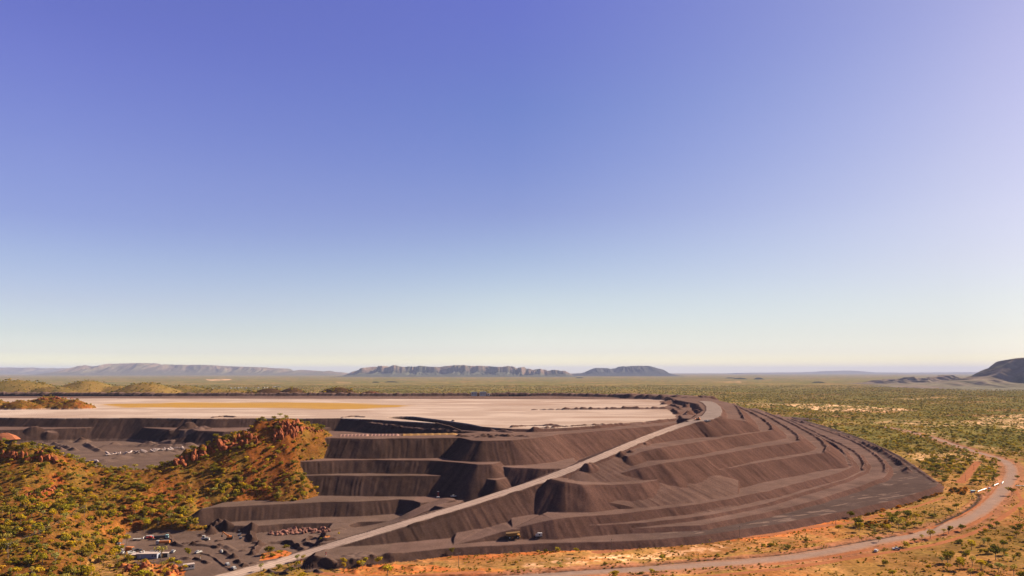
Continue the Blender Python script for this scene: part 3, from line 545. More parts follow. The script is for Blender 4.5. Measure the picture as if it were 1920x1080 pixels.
white = W('white_paint', (.46, .44, .41), .45, noise=dirt); grey = W('grey_steel', (.22, .22, .23), .5, noise=dirt); dark = W('dark_steel', (.035, .033, .032), .6, noise=dirt); glass = W('window_glass', (.02, .025, .03), .1)
rubber = W('tyre_rubber', (.018, .017, .016), .9); orange = W('orange_paint', (.55, .17, .025), .5, noise=dirt); yellow = W('yellow_paint', (.45, .22, .025), .5, noise=dirt); redp = W('red_paint', (.50, .025, .02), .45, noise=dirt)
cream = W('cream_cladding', (.50, .44, .38), .7, noise=dirt); blueg = W('blue_grey_cladding', (.27, .29, .36), .6, noise=dirt); roofm = W('pale_roof', (.46, .36, .29), .6, noise=dirt); wood = W('pole_timber', (.16, .12, .09), .9, noise=dirt); conc = W('concrete', (.36, .33, .30), .9, noise=dirt); teal = W('teal_paint', (.25, .42, .42), .5)
def wheels(t, xs, y, r, w, m=None):
    for x in xs:
        for sy in (-1, 1):
            o = MB().tube((x, sy * y - w / 2, r), (x, sy * y + w / 2, r), r, k=12).build('wheel', rubber, t)
            MB().tube((x, sy * (y + w / 2 + .012) - .01, r), (x, sy * (y + w / 2 + .012) + .01, r), r * .5, k=8).build('rim', grey, o)
def ute(name, loc, rz, paint, tray=None, canopy=False):        # twin-cab utility truck, nose towards +x
    t = empty(name, loc, rz)
    MB().poly([(-2.5, .55), (2.5, .55), (2.55, .95), (2.3, 1.12), (1.0, 1.2), (-2.5, 1.2)], -.9, .9).build('body', paint, t)
    cb = MB().poly([(.95, 1.2), (.35, 1.8), (-.95, 1.84), (-1.15, 1.2)], -.8, .8).build('cabin', paint, t)
    MB().poly([(.86, 1.27), (.34, 1.74), (-.86, 1.76), (-1.02, 1.27)], -.815, .815).build('side_windows', glass, cb)
    MB().box((.68, 0, 1.50), (.03, 1.4, .62), ry=-.72).build('windscreen', glass, cb)
    if canopy: MB().box((-1.85, 0, 1.52), (1.3, 1.7, .62), top=(.96, .94)).build('canopy', tray or paint, t)
    else:
        MB().box((-1.85, 0, 1.16), (1.25, 1.62, .14)).box((-1.85, .86, 1.34), (1.3, .08, .3)).box((-1.85, -.86, 1.34), (1.3, .08, .3)).box((-2.47, 0, 1.34), (.07, 1.75, .3)).build('tray', tray or grey, t)
    for sy in (-1, 1): MB().box((2.52, sy * .62, .88), (.06, .35, .16)).build('headlight', glass, t)
    wheels(t, (1.5, -1.5), .8, .4, .25); return t
def cabtruck(name, loc, rz, paint, bodym, kind='tank'):        # rigid truck, nose towards +x
    t = empty(name, loc, rz)
    MB().box((0, 0, .85), (9.2, .9, .3)).build('chassis', dark, t)
    cb = MB().poly([(2.7, .7), (4.6, .7), (4.65, 1.7), (4.4, 2.9), (2.7, 2.95)], -1.2, 1.2).build('cab', paint, t)
    MB().box((4.54, 0, 2.2), (.06, 2.1, .8), ry=-.2).build('windscreen', glass, cb)
    for sy in (-1, 1): MB().box((3.8, sy * 1.21, 2.2), (.9, .05, .7)).build('side_window', glass, cb)
    if kind == 'tank':
        n = 14; MB().poly([(0, 0)], 0, 0) if False else None
        pr = [(1.25 * math.cos(2 * math.pi * i / n), .95 * math.sin(2 * math.pi * i / n)) for i in range(n)]
        m = MB(); k = len(pr); m.v = [(-4.4, y, z + 2.05) for y, z in pr] + [(2.3, y, z + 2.05) for y, z in pr]; m.f = [tuple(range(k)), tuple(2 * k - 1 - i for i in range(k))] + [(i, k + i, k + (i + 1) % k, (i + 1) % k) for i in range(k)]
        m.build('tank', bodym, t); MB().box((-1, 0, 3.05), (5.6, .7, .12)).build('walkway', white, t)
        for sy in (-1, 1): MB().box((-1, sy * 1.24, 1.3), (6.2, .12, .35)).build('side_rail', bodym, t)
    else:
        MB().poly([(-4.7, 1.3), (-4.2, 1.1), (2.0, 1.1), (2.4, 2.6), (-4.9, 2.4)], -1.2, 1.2).build('tipper_tray', bodym, t); MB().box((2.5, 0, 2.5), (.15, 2.4, .6)).build('headboard', bodym, t)
    wheels(t, (3.6, -1.9, -3.3), 1.0, .52, .35); return t
def haul_truck(name, loc, rz):
    t = empty(name, loc, rz)
    MB().box((0, 0, 1.7), (8.6, 1.8, .7)).build('chassis', dark, t)
    MB().poly([(-5.0, 3.0), (-3.2, 2.1), (1.6, 2.4), (2.2, 4.0), (4.6, 4.6), (4.6, 4.75), (1.8, 4.4), (-4.8, 3.9)], -2.3, 2.3).build('dump_body', W('dusty_yellow', (.17, .095, .03), .7, noise=dirt), t)
    MB().box((3.7, 0, 2.5), (1.9, 3.2, 1.2), top=(.95, .95)).build('engine_hood', yellow, t); MB().box((4.75, 0, 2.4), (.15, 2.0, 1.1)).build('grille', dark, t)
    c = MB().box((2.6, 1.1, 3.65), (1.5, 1.5, 1.2), top=(.9, .9)).build('cab', yellow, t); MB().box((3.34, 1.1, 3.75), (.08, 1.2, .7)).build('windscreen', glass, c)
    MB().box((4.5, 0, 1.95), (.9, 4.2, .16)).build('deck', yellow, t)
    wheels(t, (3.1, -2.4), 1.75, 1.15, .9); return t
def excavator(name, loc, rz, paint, boom=1.0):
    t = empty(name, loc, rz)
    for sy in (-1, 1): MB().poly([(-2.1, .1), (-1.7, 0), (1.7, 0), (2.1, .1), (2.3, .55), (2.0, 1.0), (-2.0, 1.0), (-2.3, .55)], sy * 1.3 - .35, sy * 1.3 + .35).build('crawler_track', rubber, t)
    MB().box((0, 0, .8), (1.6, 2.0, .5)).build('undercarriage', dark, t)
    MB().box((-.6, 0, 1.75), (3.6, 2.8, 1.2), top=(.95, .95)).build('upper_body', paint, t); MB().box((-2.1, 0, 1.8), (.8, 2.8, 1.3), top=(.7, 1)).build('counterweight', dark, t)
    c = MB().box((.6, .85, 2.6), (1.5, 1.0, 1.5), top=(.85, .9)).build('cab', paint, t); MB().box((1.32, .85, 2.7), (.06, .8, 1.0), ry=-.08).build('windscreen', glass, c)
    b = MB().box((2.5, -.2, 3.6 * boom), (4.2, .5, .7), ry=-.75).build('boom', paint, t)
    a = MB().box((4.6, -.2, 4.1 * boom), (.45, .4, 3.2), ry=-.3).build('stick', paint, b); MB().poly([(4.5, 1.9), (5.6, 2.1), (5.5, 2.9), (4.8, 3.2), (4.2, 2.6)], -.9, .5).build('bucket', dark, b); return t
def dozer(name, loc, rz, paint):
    t = empty(name, loc, rz)
    for sy in (-1, 1): MB().poly([(-2.2, .6), (-1.8, 0), (1.9, 0), (2.3, .6), (1.8, 1.1), (-1.0, 1.3)], sy * 1.25 - .3, sy * 1.25 + .3).build('crawler_track', rubber, t)
    MB().box((1.0, 0, 1.6), (2.4, 1.5, 1.2), top=(1, .9)).build('engine_hood', paint, t); MB().box((-1.4, 0, 1.4), (1.8, 1.9, 1.0)).build('rear_body', paint, t)
    c = MB().box((-.7, 0, 2.6), (1.7, 1.6, 1.4), top=(.9, .9)).build('cab', paint, t); MB().box((-.7, 0, 2.65), (1.5, 1.63, .75)).build('cab_windows', glass, c); MB().box((-.7, 0, 3.36), (2.0, 1.9, .12)).build('cab_roof', white, c)
    MB().poly([(2.9, .05), (3.2, .0), (3.0, .8), (3.25, 1.6), (3.0, 1.6), (2.75, .8)], -2.1, 2.1).build('blade', paint, t)
    for sy in (-1, 1): MB().box((2.0, sy * 1.65, .6), (2.2, .18, .3)).build('push_arm', dark, t)
    return t
def pole(px, py, h, label, rz=0.3, arms=1, loc=None):
    t = tag(empty('power_pole', loc or at(px, py), rz), label, 'power pole', 'timber power poles')
    MB().tube((0, 0, -.5), (0, 0, h), .17, .11, 8).build('post', wood, t)
    for a in range(arms):
        o = MB().box((0, 0, h - .5 - a * 1.2), (2.4, .14, .16)).build('crossarm', wood, t)
        for x in (-1.1, 0.25, 1.1): MB().tube((x, 0, h - .44 - a * 1.2), (x, 0, h - .12 - a * 1.2), .07, .05, 6).build('insulator', white, o)
    return t
# ---- vehicles and machines of the work yard
def A(px, py): return tuple(at(px, py))
def facing(px0, py0, px1, py1):
    a, b = at(px0, py0), at(px1, py1); return math.atan2(b.y - a.y, b.x - a.x)
tag(cabtruck('tanker_truck', A(306, 1021), math.pi + .12, white, orange), 'orange tanker truck with white cab parked in the grey yard', 'truck')
tag(cabtruck('tipper_truck', A(303, 1010.5), .25, teal, dark, 'tip'), 'dark tipper truck with pale teal cab parked behind the orange tanker', 'truck')
tag(ute('utility_truck', A(281, 1010), math.pi + .1, redp, white), 'red utility truck between two white ones at the back of the yard', 'utility truck')
tag(ute('utility_truck', A(275.6, 1009), math.pi + .4, white), 'white utility truck just left of the red one in the yard', 'utility truck')
tag(ute('utility_truck', A(286.3, 1008.5), .1, white, canopy=True), 'white canopied utility truck just right of the red one in the yard', 'utility truck')
t = tag(empty('flatbed_trailer', A(259, 1013), .22), 'white flatbed trailer parked along the bushes at the back of the yard', 'trailer')
MB().box((0, 0, 1.15), (7.0, 2.3, .25)).build('deck', white, t); MB().box((-.3, 0, .9), (6.5, .8, .25)).build('chassis', dark, t); MB().box((3.45, 0, 1.65), (.12, 2.3, .9)).build('headboard', white, t); wheels(t, (-1.6, -2.7), .95, .45, .3)
u = ute('utility_truck', A(223.5, 1022), 1.9, grey, white); tag(u, 'topmost of the row of utility trucks beside the orange containers', 'utility truck')
for (px, py), lb in (((225, 1028), 'second utility truck from the top in the row beside the orange containers'), ((227, 1033.5), 'third utility truck from the top in the row beside the orange containers'), ((229.2, 1038.5), 'lowest utility truck in the row beside the orange containers')):
    tag(ute('utility_truck', A(px, py), 1.85 + random.uniform(-.1, .1), white, grey), lb, 'utility truck')
def container(name, loc, rz, d, paint, label):
    t = tag(empty(name, loc, rz), label, 'container')
    MB().box((0, 0, d[2] / 2 + .1), d).build('shell', paint, t)
    m = MB()
    for i in range(int(d[0] / .5)): m.box((-d[0] / 2 + .3 + i * .5, 0, d[2] / 2 + .1), (.16, d[1] + .08, d[2] * .9))
    m.build('ribs', paint, t); MB().box((d[0] / 2 + .03, 0, d[2] / 2 + .1), (.05, d[1] * .9, d[2] * .88)).build('door', dark, t); return t
container('storage_container', A(228.7, 1027), .3, (2.9, 2.2, 2.3), orange, 'small orange container under the trees at the yard edge')
container('storage_container', A(243.5, 1033), -.25, (5.2, 2.5, 2.7), orange, 'larger open ended orange container in front of the shed')
tag(excavator('excavator', A(239, 1050.5), 2.2, yellow, .75), 'small yellow excavator left of the blue grey shed', 'excavator')
t = tag(empty('workshop_shed', A(276, 1045.5), .02), 'long low blue grey shed with pale roof beside the yard', 'shed')
MB().box((1.2, 0, 1.5), (12.6, 5.5, 3.0)).build('wall', blueg, t); r_ = MB().poly([(-5.4, 3.0), (-5.4, 3.15), (7.9, 3.35), (7.9, 3.2)], -3.2, 3.2).build('roof', roofm, t)
MB().box((-2.6, .6, 3.75), (.7, .7, 1.3)).build('roof_vent', white, r_); MB().box((-4.4, .2, 3.6), (.9, .8, .9)).build('cooling_unit', white, r_); MB().box((4, 2.8, 3.65), (7, .25, .6)).build('parapet', white, r_)
MB().box((-7.2, 0, 1.2), (4.0, 5.0, 2.4)).build('side_wing', dark, t); MB().box((-7.4, -.2, 2.55), (5.0, 6.0, .2)).build('awning', roofm, t)
for x in (-8.8, -5.6): MB().tube((x, -3.0, 0), (x, -3.0, 2.5), .08).build('awning_post', white, t)
for x in (4.6, 6.4): MB().box((x, -2.78, 1.7), (1.0, .08, .9)).build('window', glass, t)
MB().box((-3.2, -2.79, 1.15), (1.0, .08, 2.1)).build('door', white, t)
t = tag(empty('fuel_cabin', A(310, 1044), .1), 'small yellow fronted cabin beside the tree right of the shed', 'cabin')
MB().box((0, 0, 1.3), (3.6, 2.6, 2.6)).build('wall', dark, t); MB().box((-1.3, -1.33, 1.4), (.9, .06, 2.2)).build('door', yellow, t); MB().box((0, 0, 2.72), (4.2, 3.2, .18)).build('roof', roofm, t)
for x in (1.9, 2.6): MB().tube((x, -1.3, 0), (x, -1.3, 2.8), .16).build('bollard', white, t)
tag(ute('utility_truck', A(258.5, 1033.5), .4, dark), 'dark utility truck behind the blue grey shed', 'utility truck')
tag(ute('utility_truck', A(246, 1038), .9, white, canopy=True), 'white canopied utility truck between the larger orange container and the shed', 'utility truck')
tag(ute('utility_truck', A(324.5, 1036), 1.75, white), 'white utility truck alone on the grey yard right of the shed', 'utility truck')
t = tag(empty('water_tank', A(415.5, 1036)), 'small white water tank beside the steep dark windrow in the yard', 'tank'); MB().tube((0, 0, .3), (0, 0, 1.7), .8, k=14).build('shell', white, t); MB().tube((0, 0, 1.7), (0, 0, 1.95), .78, .2, k=14).build('lid', white, t); MB().box((0, 0, .15), (1.9, 1.9, .3)).build('base', dark, t)
t = tag(empty('site_office', A(354, 1068), .55), 'white portable site office on red earth near the haul road', 'portable building')
MB().box((0, 0, 1.9), (6.0, 3.2, 2.9)).build('wall', white, t); MB().box((0, 0, 3.45), (6.4, 3.6, .18)).build('roof', roofm, t); MB().box((0, 0, .28), (5.6, 2.8, .36)).build('base', dark, t)
for x in (-1.8, .2, 2.0): MB().box((x, -1.62, 2.1), (1.0, .06, .8)).build('window', glass, t)
MB().box((-3.03, 0, 1.6), (.06, 1.0, 2.1)).build('door', blueg, t); MB().box((3.03, 0, 2.1), (.06, 1.2, .8)).build('window', glass, t)
tag(dozer('bulldozer', A(384, 1013), .25, white), 'white bulldozer working between small dark heaps in the yard', 'bulldozer')
tag(excavator('excavator', A(430, 1011), math.pi + .25, orange, 1.05), 'orange excavator with raised arm on the spoil in the yard', 'excavator')
for (px, py), lb in (((448.5, 1005), 'upper of two pale lighting sets beside the orange excavator'), ((451, 1010.5), 'lower of two pale lighting sets beside the orange excavator')):
    t = tag(empty('lighting_set', A(px, py), .4), lb, 'lighting set'); MB().box((0, 0, .9), (2.2, 1.3, 1.1)).build('generator', grey, t); MB().tube((0, 0, 1.4), (0, 0, 4.2), .07).build('mast', dark, t); MB().box((0, 0, 4.2), (1.2, .15, .4)).build('lamp_head', white, t); wheels(t, (0,), .7, .33, .2)
for (px, py), rz, lb in (((372, 1037), 1.2, 'white utility truck at the start of the thin bund on the yard road'), ((426.5, 1060), 2.2, 'white utility truck beside the bund near the junction with the haul road'), ((438, 1067.5), 2.3, 'white utility truck at the end of the bund by the haul road')):
    tag(ute('utility_truck', A(px, py), rz, white), lb, 'utility truck')
for (px, py), m_, lb in (((564.5, 1055.5), redp, 'red and white marker post beside the haul road'), ((375.5, 1047.5), yellow, 'yellow marker post beside the yard road'), ((611, 1043), redp, 'red and white marker post where the access road leaves')):
    t = tag(empty('marker_post', A(px, py)), lb, 'marker post'); MB().tube((0, 0, 0), (0, 0, 1.9), .22, .2).build('post', white, t); MB().tube((0, 0, .9), (0, 0, 1.5), .25).build('band', m_, t); MB().box((0, 0, 2.1), (.8, .1, .7)).build('sign_board', m_, t)
tag(haul_truck('haul_truck', A(962, 1010), .06), 'dusty yellow haul truck on the access road under the dump', 'haul truck')
t = tag(empty('service_truck', A(1010.5, 1007), math.pi), 'white box bodied service truck ahead of the yellow haul truck', 'truck')
MB().box((-.6, 0, 1.9), (3.2, 2.1, 2.1)).build('box_body', white, t); c_ = MB().box((1.7, 0, 1.35), (1.3, 2.0, 1.4), top=(.8, .95)).build('cab', white, t); MB().box((2.2, 0, 1.6), (.06, 1.7, .6), ry=-.2).build('windscreen', glass, c_); MB().box((-.3, 1.07, 1.9), (1.0, .06, 1.0)).build('side_hatch', dark, t); MB().box((-.3, -1.07, 1.9), (1.0, .06, 1.0)).build('side_hatch', dark, t); MB().box((0, 0, .7), (5, .8, .25)).build('chassis', dark, t); wheels(t, (1.6, -1.4), .9, .45, .3)
tag(dozer('bulldozer', A(1309, 787.5), 2.6, orange), 'orange bulldozer at the top end of the haul road', 'bulldozer')
tag(ute('utility_truck', A(1324, 791), .2, white, canopy=True), 'left one of two white utility trucks below the dump crest', 'utility truck'); tag(ute('utility_truck', A(1328.5, 790.5), .5, white, canopy=True), 'right one of two white utility trucks below the dump crest', 'utility truck')
tag(ute('utility_truck', A(851, 932), .3, white), 'white utility truck on the bench left of the haul road', 'utility truck')
t = tag(empty('light_tower', A(821.5, 934), .2), 'white and red light tower on the bench left of the haul road', 'light tower')
MB().box((0, 0, .8), (2.4, 1.4, 1.0)).build('generator', white, t); MB().tube((0, 0, 1.2), (0, 0, 5.5), .1, .07).build('mast', redp, t); MB().box((0, 0, 5.5), (1.6, .2, .5)).build('lamp_head', white, t); wheels(t, (0,), .75, .35, .2)
tag(ute('van', A(1643, 1034.5), .9, white, canopy=True), 'small white van on the road shoulder', 'van'); tag(ute('utility_truck', A(1680.5, 1031), math.pi - .15, white, dark), 'white utility truck with dark tray on the road shoulder', 'utility truck')
# ---- power poles
for a in ((158, 969, 8.0, 'pole among the hillside bushes left of the saddle'), (15, 1049, 9.5, 'pole at the foot of the left hillside near the frame edge'), (860, 1062, 8.5, 'pole on red earth below the embankment'), (1147, 1033, 8.2, 'pole at the toe of the dump near the first red track'), (1387, 1007, 8.0, 'pole beside the red track under the right slope'), (1567, 985, 5.5, 'pole with drooping arm at the end of the red track'),
          (1752, 967, 8.0, 'pole on bare earth inside the road bend'), (1783, 932, 7.0, 'pole beside the rust brown reeds'), (1822, 937, 6.5, 'pole with pale fittings beside the ditch'), (1810, 902, 7.0, 'pole on the red cleared strip'), (1826, 881, 6.0, 'pole at the far end of the red cleared strip')): pole(a[0], a[1], a[2], 'timber ' + a[3], rz=random.uniform(.1, .6), arms=2 if a[0] in (158, 15, 1822) else 1)
def wire(p, q, h0, h1, label):
    a, b = at(*p) + Vector((0, 0, h0)), at(*q) + Vector((0, 0, h1)); m = MB()
    for off in (-.9, .9):
        pv = None
        for i in range(13):
            t_ = i / 12; v = a.lerp(b, t_) + Vector((off, 0, -4 * 2.0 * t_ * (1 - t_)))
            if pv: m.tube(pv, v, .03, k=4)
            pv = v
    tag(m.build('power_line', W('wire', (.22, .19, .14), .5)), label, 'power line')
wire((158, 969), (15, 1049), 7.5, 9, 'sagging pair of pale wires between the two hillside poles')
# ---- pipes, culvert shed and slab by the road
def pipe(pts, r, label):
    m = MB(); v = [at(*p) + Vector((0, 0, r)) for p in pts]
    for a, b in zip(v, v[1:]): m.tube(a, b, r, k=10)
    tag(m.build('pipe', white), label, 'pipe')
pipe([(1833, 922.5), (1841, 919.5), (1849, 917)], .45, 'longest white pipe lying beside the ditch'); pipe([(1863.5, 911.5), (1871.5, 907.8)], .55, 'short white pipe across the bushes near the road'); pipe([(1878.5, 907.5), (1881, 904)], .5, 'shortest white pipe at the road edge')
t = tag(empty('pump_shed', A(1824, 923.5), .1), 'small pale blue pump shed beside the ditch', 'shed'); MB().box((0, 0, 1.0), (3.0, 2.2, 2.0)).build('wall', blueg, t); MB().box((0, 0, 2.1), (4.6, 3.0, .16)).build('roof', teal, t); MB().box((.6, -1.12, .95), (.8, .06, 1.8)).build('door', dark, t)
t = tag(empty('pump_set', A(1855, 916.5), .4), 'blue and white pump between the white pipes', 'pump'); MB().box((0, 0, .8), (2.4, 1.2, 1.1)).build('housing', blueg, t); MB().tube((-2.2, 0, .4), (-1.0, 0, .6), .3).build('inlet', white, t); MB().box((0, 0, .14), (3.2, 1.5, .25)).build('skid', white, t)
tag(MB().box((0, 0, .25), (14, 2.4, .5)).build('concrete_culvert', conc), 'pale concrete slab culvert at the right of the road', 'culvert').location = A(1917, 911)
# ---- buildings on the far rim and the camp on the plain
def shed(name, x, y, z, d, wm, rm, rz, label, cat, group=None, parts=True):
    t = tag(empty(name, (x, y, z), rz), label, cat, group); L, Wd, hh = d
    MB().box((0, 0, hh / 2), d).build('wall', wm, t)
    MB().poly([(-L / 2 - .3, hh), (0, hh + L * .14), (L / 2 + .3, hh), (L / 2 + .3, hh + .12), (0, hh + L * .14 + .14), (-L / 2 - .3, hh + .12)], -Wd / 2 - .3, Wd / 2 + .3).build('roof', rm, t)
    if parts:
        for k in (-1, 1): MB().box((k * L * .25, -Wd / 2 - .02, hh * .55), (L * .16, .06, hh * .3)).build('window', glass, t)
        MB().box((0, -Wd / 2 - .02, hh * .4), (L * .1, .06, hh * .78)).build('door', dark, t)
    return t
for px, w, hh, lb in ((889, 12.5, 7.5, 'left one of two tall white sheds on the far rim of the tailings'), (905.5, 15, 8, 'right one of two tall white sheds on the far rim of the tailings')):
    x, y, z = PY(px, 741, 1690); t = tag(empty('rim_shed', (x, y, z), .1), lb, 'shed')
    MB().box((0, 0, hh / 2 - 1), (w, 8, hh + 2)).build('wall', white, t); MB().box((0, 0, hh + .15), (w + .8, 8.8, .3)).build('roof', grey, t)
    for k in (-1, 0, 1): MB().box((k * w * .3, -4.05, hh * .45), (w * .17, .1, hh * .62)).build('bay_door', grey, t)
x, y, z = PY(916, 741, 1690); t = tag(empty('rim_cabin', (x, y, z), 0), 'low cabin right of the two white rim sheds', 'cabin'); MB().box((0, 0, 1.5), (5, 4, 5)).build('wall', white, t); MB().box((0, 0, 4.1), (5.6, 4.6, .25)).build('roof', grey, t); MB().box((0, -2.05, 1.6), (1.2, .08, 2.4)).build('door', dark, t)
x, y, z = PY(1001 - 240, 742, 1690)
for i, (px, py) in enumerate(((391, 728.6), (411, 728), (433, 727.4), (447, 726.8), (451.5, 726.6), (461, 727), (484, 726.8), (495, 726), (500, 726.4), (510, 725.2), (515, 725), (520, 724.6), (525, 724.8), (494, 727), (398, 728.6), (440, 727))):
    Yd = CH * F / (py + 1.0 - HY); x = (px - 960) / F * Yd
    shed('camp_hut', x, Yd, gz(x, Yd) - .3, (random.uniform(11, 17), 8, 4.5), white, white, random.uniform(-.4, .4), 'small white hut of the distant camp on the wooded plain', 'hut', 'white huts of the distant camp', parts=False)
# ---- rocks: one mesh per shape, every rock an object
def rockmesh(seed, sx, sy, sz, name='rock'):
    r = np.random.default_rng(seed); bm = bmesh.new(); bmesh.ops.create_icosphere(bm, subdivisions=2, radius=1)
    pl = [(Vector(r.normal(size=3)).normalized(), r.uniform(.55, .9)) for _ in range(9)]
    for v in bm.verts:
        for n_, d_ in pl:
            k_ = v.co.dot(n_)
            if k_ > d_: v.co -= n_ * (k_ - d_)
        v.co = Vector((v.co.x * sx, v.co.y * sy, v.co.z * sz)) * (1 + r.uniform(-.06, .06))
    me = bpy.data.meshes.new(name); bm.to_mesh(me); bm.free(); return me
redrock = W('red_rock', (.27, .075, .028), .9, noise=((.8, .6, 1.4), (.2, .75, 1.2)), rnd=.25); pinkrock = W('pink_rock', (.20, .088, .062), .9, noise=((.9, .7, 1.3),), rnd=.3); palescrap = W('pale_scrap', (.34, .26, .23), .7, noise=((.8, .5, 1.3),), rnd=.5)
RK = [rockmesh(i, 1, .85 + .1 * (i % 3), .8 + .25 * (i % 2)) for i in range(5)]; RT = [rockmesh(20 + i, .8, .75, 1.6) for i in range(4)]
for me in RK + RT: me.materials.append(redrock)
RP = [m_.copy() for m_ in RK]; RS = [rockmesh(40 + i, 1.6, .6, .32) for i in range(4)]
for me in RP: me.materials.clear(); me.materials.append(pinkrock)
for me in RS: me.materials.append(palescrap)
def rock(px, py, sc, meshes, label, group, sink=.3, name='rock', cat='rock', tilt=.25, z=None):
    p = at(px, py); o = bpy.data.objects.new(name, random.choice(meshes)); C.objects.link(o)
    o.location = (p.x, p.y, p.z + sc * sink); o.rotation_euler = (random.uniform(-tilt, tilt), random.uniform(-tilt, tilt), random.uniform(0, 6.3)); o.scale = (sc * random.uniform(.8, 1.25), sc * random.uniform(.8, 1.25), sc * random.uniform(.8, 1.3))
    tag(o, label, cat, group)
lb = ('upright red rock of the broken wall along the left hilltop', 'red rocks along the left hilltop')
for i in range(26): rock(4 + i * 4.0 + random.uniform(-1.5, 1.5), 855 + i * .25 + random.uniform(-4, 7), random.uniform(1.2, 2.4), RT, *lb)
lb = ('red rock of the outcrop along the ridge below the summit', 'red rocks along the middle ridge')
for i in range(62):
    px = random.uniform(322, 482); py = np.interp(px, [322, 345, 380, 410, 440, 482], [869, 858, 843, 833, 825, 815]) + random.uniform(-1, 15); rock(px, py, random.uniform(1.2, 3.0), RT + RK, *lb)
lb = ('red rock of the cliff face on the summit of the hill', 'red rocks on the summit cliff')
for i in range(64): 
    k = random.random(); px = 518 + k * 46 + random.uniform(-4, 4); rock(px, random.uniform(794, 826 - k * 8), random.uniform(1.2, 2.9), RT, *lb)
for i in range(18): px = random.uniform(556, 604); rock(px, 797 + (px - 556) * .2 + random.uniform(0, 9), random.uniform(.8, 1.7), RK, *lb)
lb = ('red rock in the low broken scarp across the left slope', 'red rocks in the low scarp')
for i in range(22): k = i / 21; rock(48 + k * 70 + random.uniform(-2, 2), 928 - k * 15 + random.uniform(-2, 3), random.uniform(.9, 1.8), RK, *lb)
lb = ('red rock on top of the scrubby island in the tailings', 'red rocks on the tailings island')
for i in range(18): px = random.uniform(70, 160); rock(px, 745 + abs(px - 112) * .07 + random.uniform(0, 2.5), random.uniform(1.3, 2.6), RK, *lb)
lb = ('pink boulder in the long row tipped below the lowest bench', 'pink boulders in the tipped row')
for i in range(62): px = random.uniform(502, 618); rock(px, 1002.5 - (px - 502) * .055 + random.uniform(-6, 2.5), random.uniform(1.2, 2.3), RP, *lb, name='boulder', cat='boulder')
lb = ('pale scrap slab in the long heap on the far yard', 'pale scrap slabs on the far yard')
for i in range(60): px = random.uniform(200, 345); rock(px, 853.5 - (px - 200) * .075 + random.uniform(-2.2, 1.5), random.uniform(1.3, 2.6), RS, *lb, sink=.5, name='scrap_piece', cat='scrap', tilt=.7)
lb = ('pale scrap slab in the short stack on the near side of the far yard', 'pale scrap slabs in the short stack')
for i in range(10): rock(159 + i * 2.6, 866 + random.uniform(-1, 1.5), random.uniform(1.4, 2.2), RS, *lb, sink=.6, name='scrap_piece', cat='scrap', tilt=.2)
lb = ('red earth lump in the heaps left of the white site office', 'red earth lumps by the site office')
for i in range(34): rock(random.uniform(232, 345), random.uniform(1060, 1078), random.uniform(.6, 1.6), RK, *lb, name='boulder', cat='boulder')
def berm(pts, r, m_, label):
    v = [Vector((*P(a, b, 57), 57)) for a, b in pts]; v = [Vector((p.x, p.y, gz(p.x, p.y))) for p in v]; mb = MB(); n_ = 24
    for i in range(n_ + 1):
        p = v[0].lerp(v[-1], i / n_); k_ = r * (1 + .12 * math.sin(i * 2.1)) * (.35 if i in (0, n_) else 1)
        mb.v += [(p.x, p.y - 2.4 * k_, p.z - .1), (p.x, p.y - .7 * k_, p.z + .95 * k_), (p.x, p.y + .7 * k_, p.z + k_), (p.x, p.y + 2.4 * k_, p.z - .1)]
        if i: a = 4 * (i - 1); mb.f += [(a + j, a + j + 1, a + j + 5, a + j + 4) for j in range(3)]
    tag(mb.build('gravel_bund', m_), label, 'gravel bund')
berm([(637, 817.5), (692, 817)], 1.6, W('pink_gravel', (.30, .165, .125), .9, noise=dirt), 'left one of two low pink gravel bunds on the top bench'); berm([(695, 817), (749, 816.5)], 1.6, M['pink_gravel'], 'right one of two low pink gravel bunds on the top bench'); berm([(752, 816.5), (858, 815)], 1.5, W('ochre_gravel', (.34, .18, .06), .9, noise=dirt), 'long low ochre gravel bund on the top bench')
t_ = at(10, 822); mb = MB(); n_ = 14
for j, (r_, zz) in enumerate(((17, -1), (11, 3.6), (5, 6.0), (1.2, 6.6))):
    mb.v += [(r_ * math.cos(6.283 * i / n_) * (1 + .1 * math.sin(i * 3)), .8 * r_ * math.sin(6.283 * i / n_), zz + .3 * math.sin(i * 5)) for i in range(n_)]
    if j: mb.f += [((j - 1) * n_ + i, (j - 1) * n_ + (i + 1) % n_, j * n_ + (i + 1) % n_, j * n_ + i) for i in range(n_)]
mb.f.append(tuple(3 * n_ + i for i in range(n_)))
o = tag(mb.build('soil_heap', W('orange_soil', (.30, .098, .04), .95, noise=((.4, .75, 1.2),))), 'smooth orange heap of soil on the far yard', 'soil heap'); o.location = t_

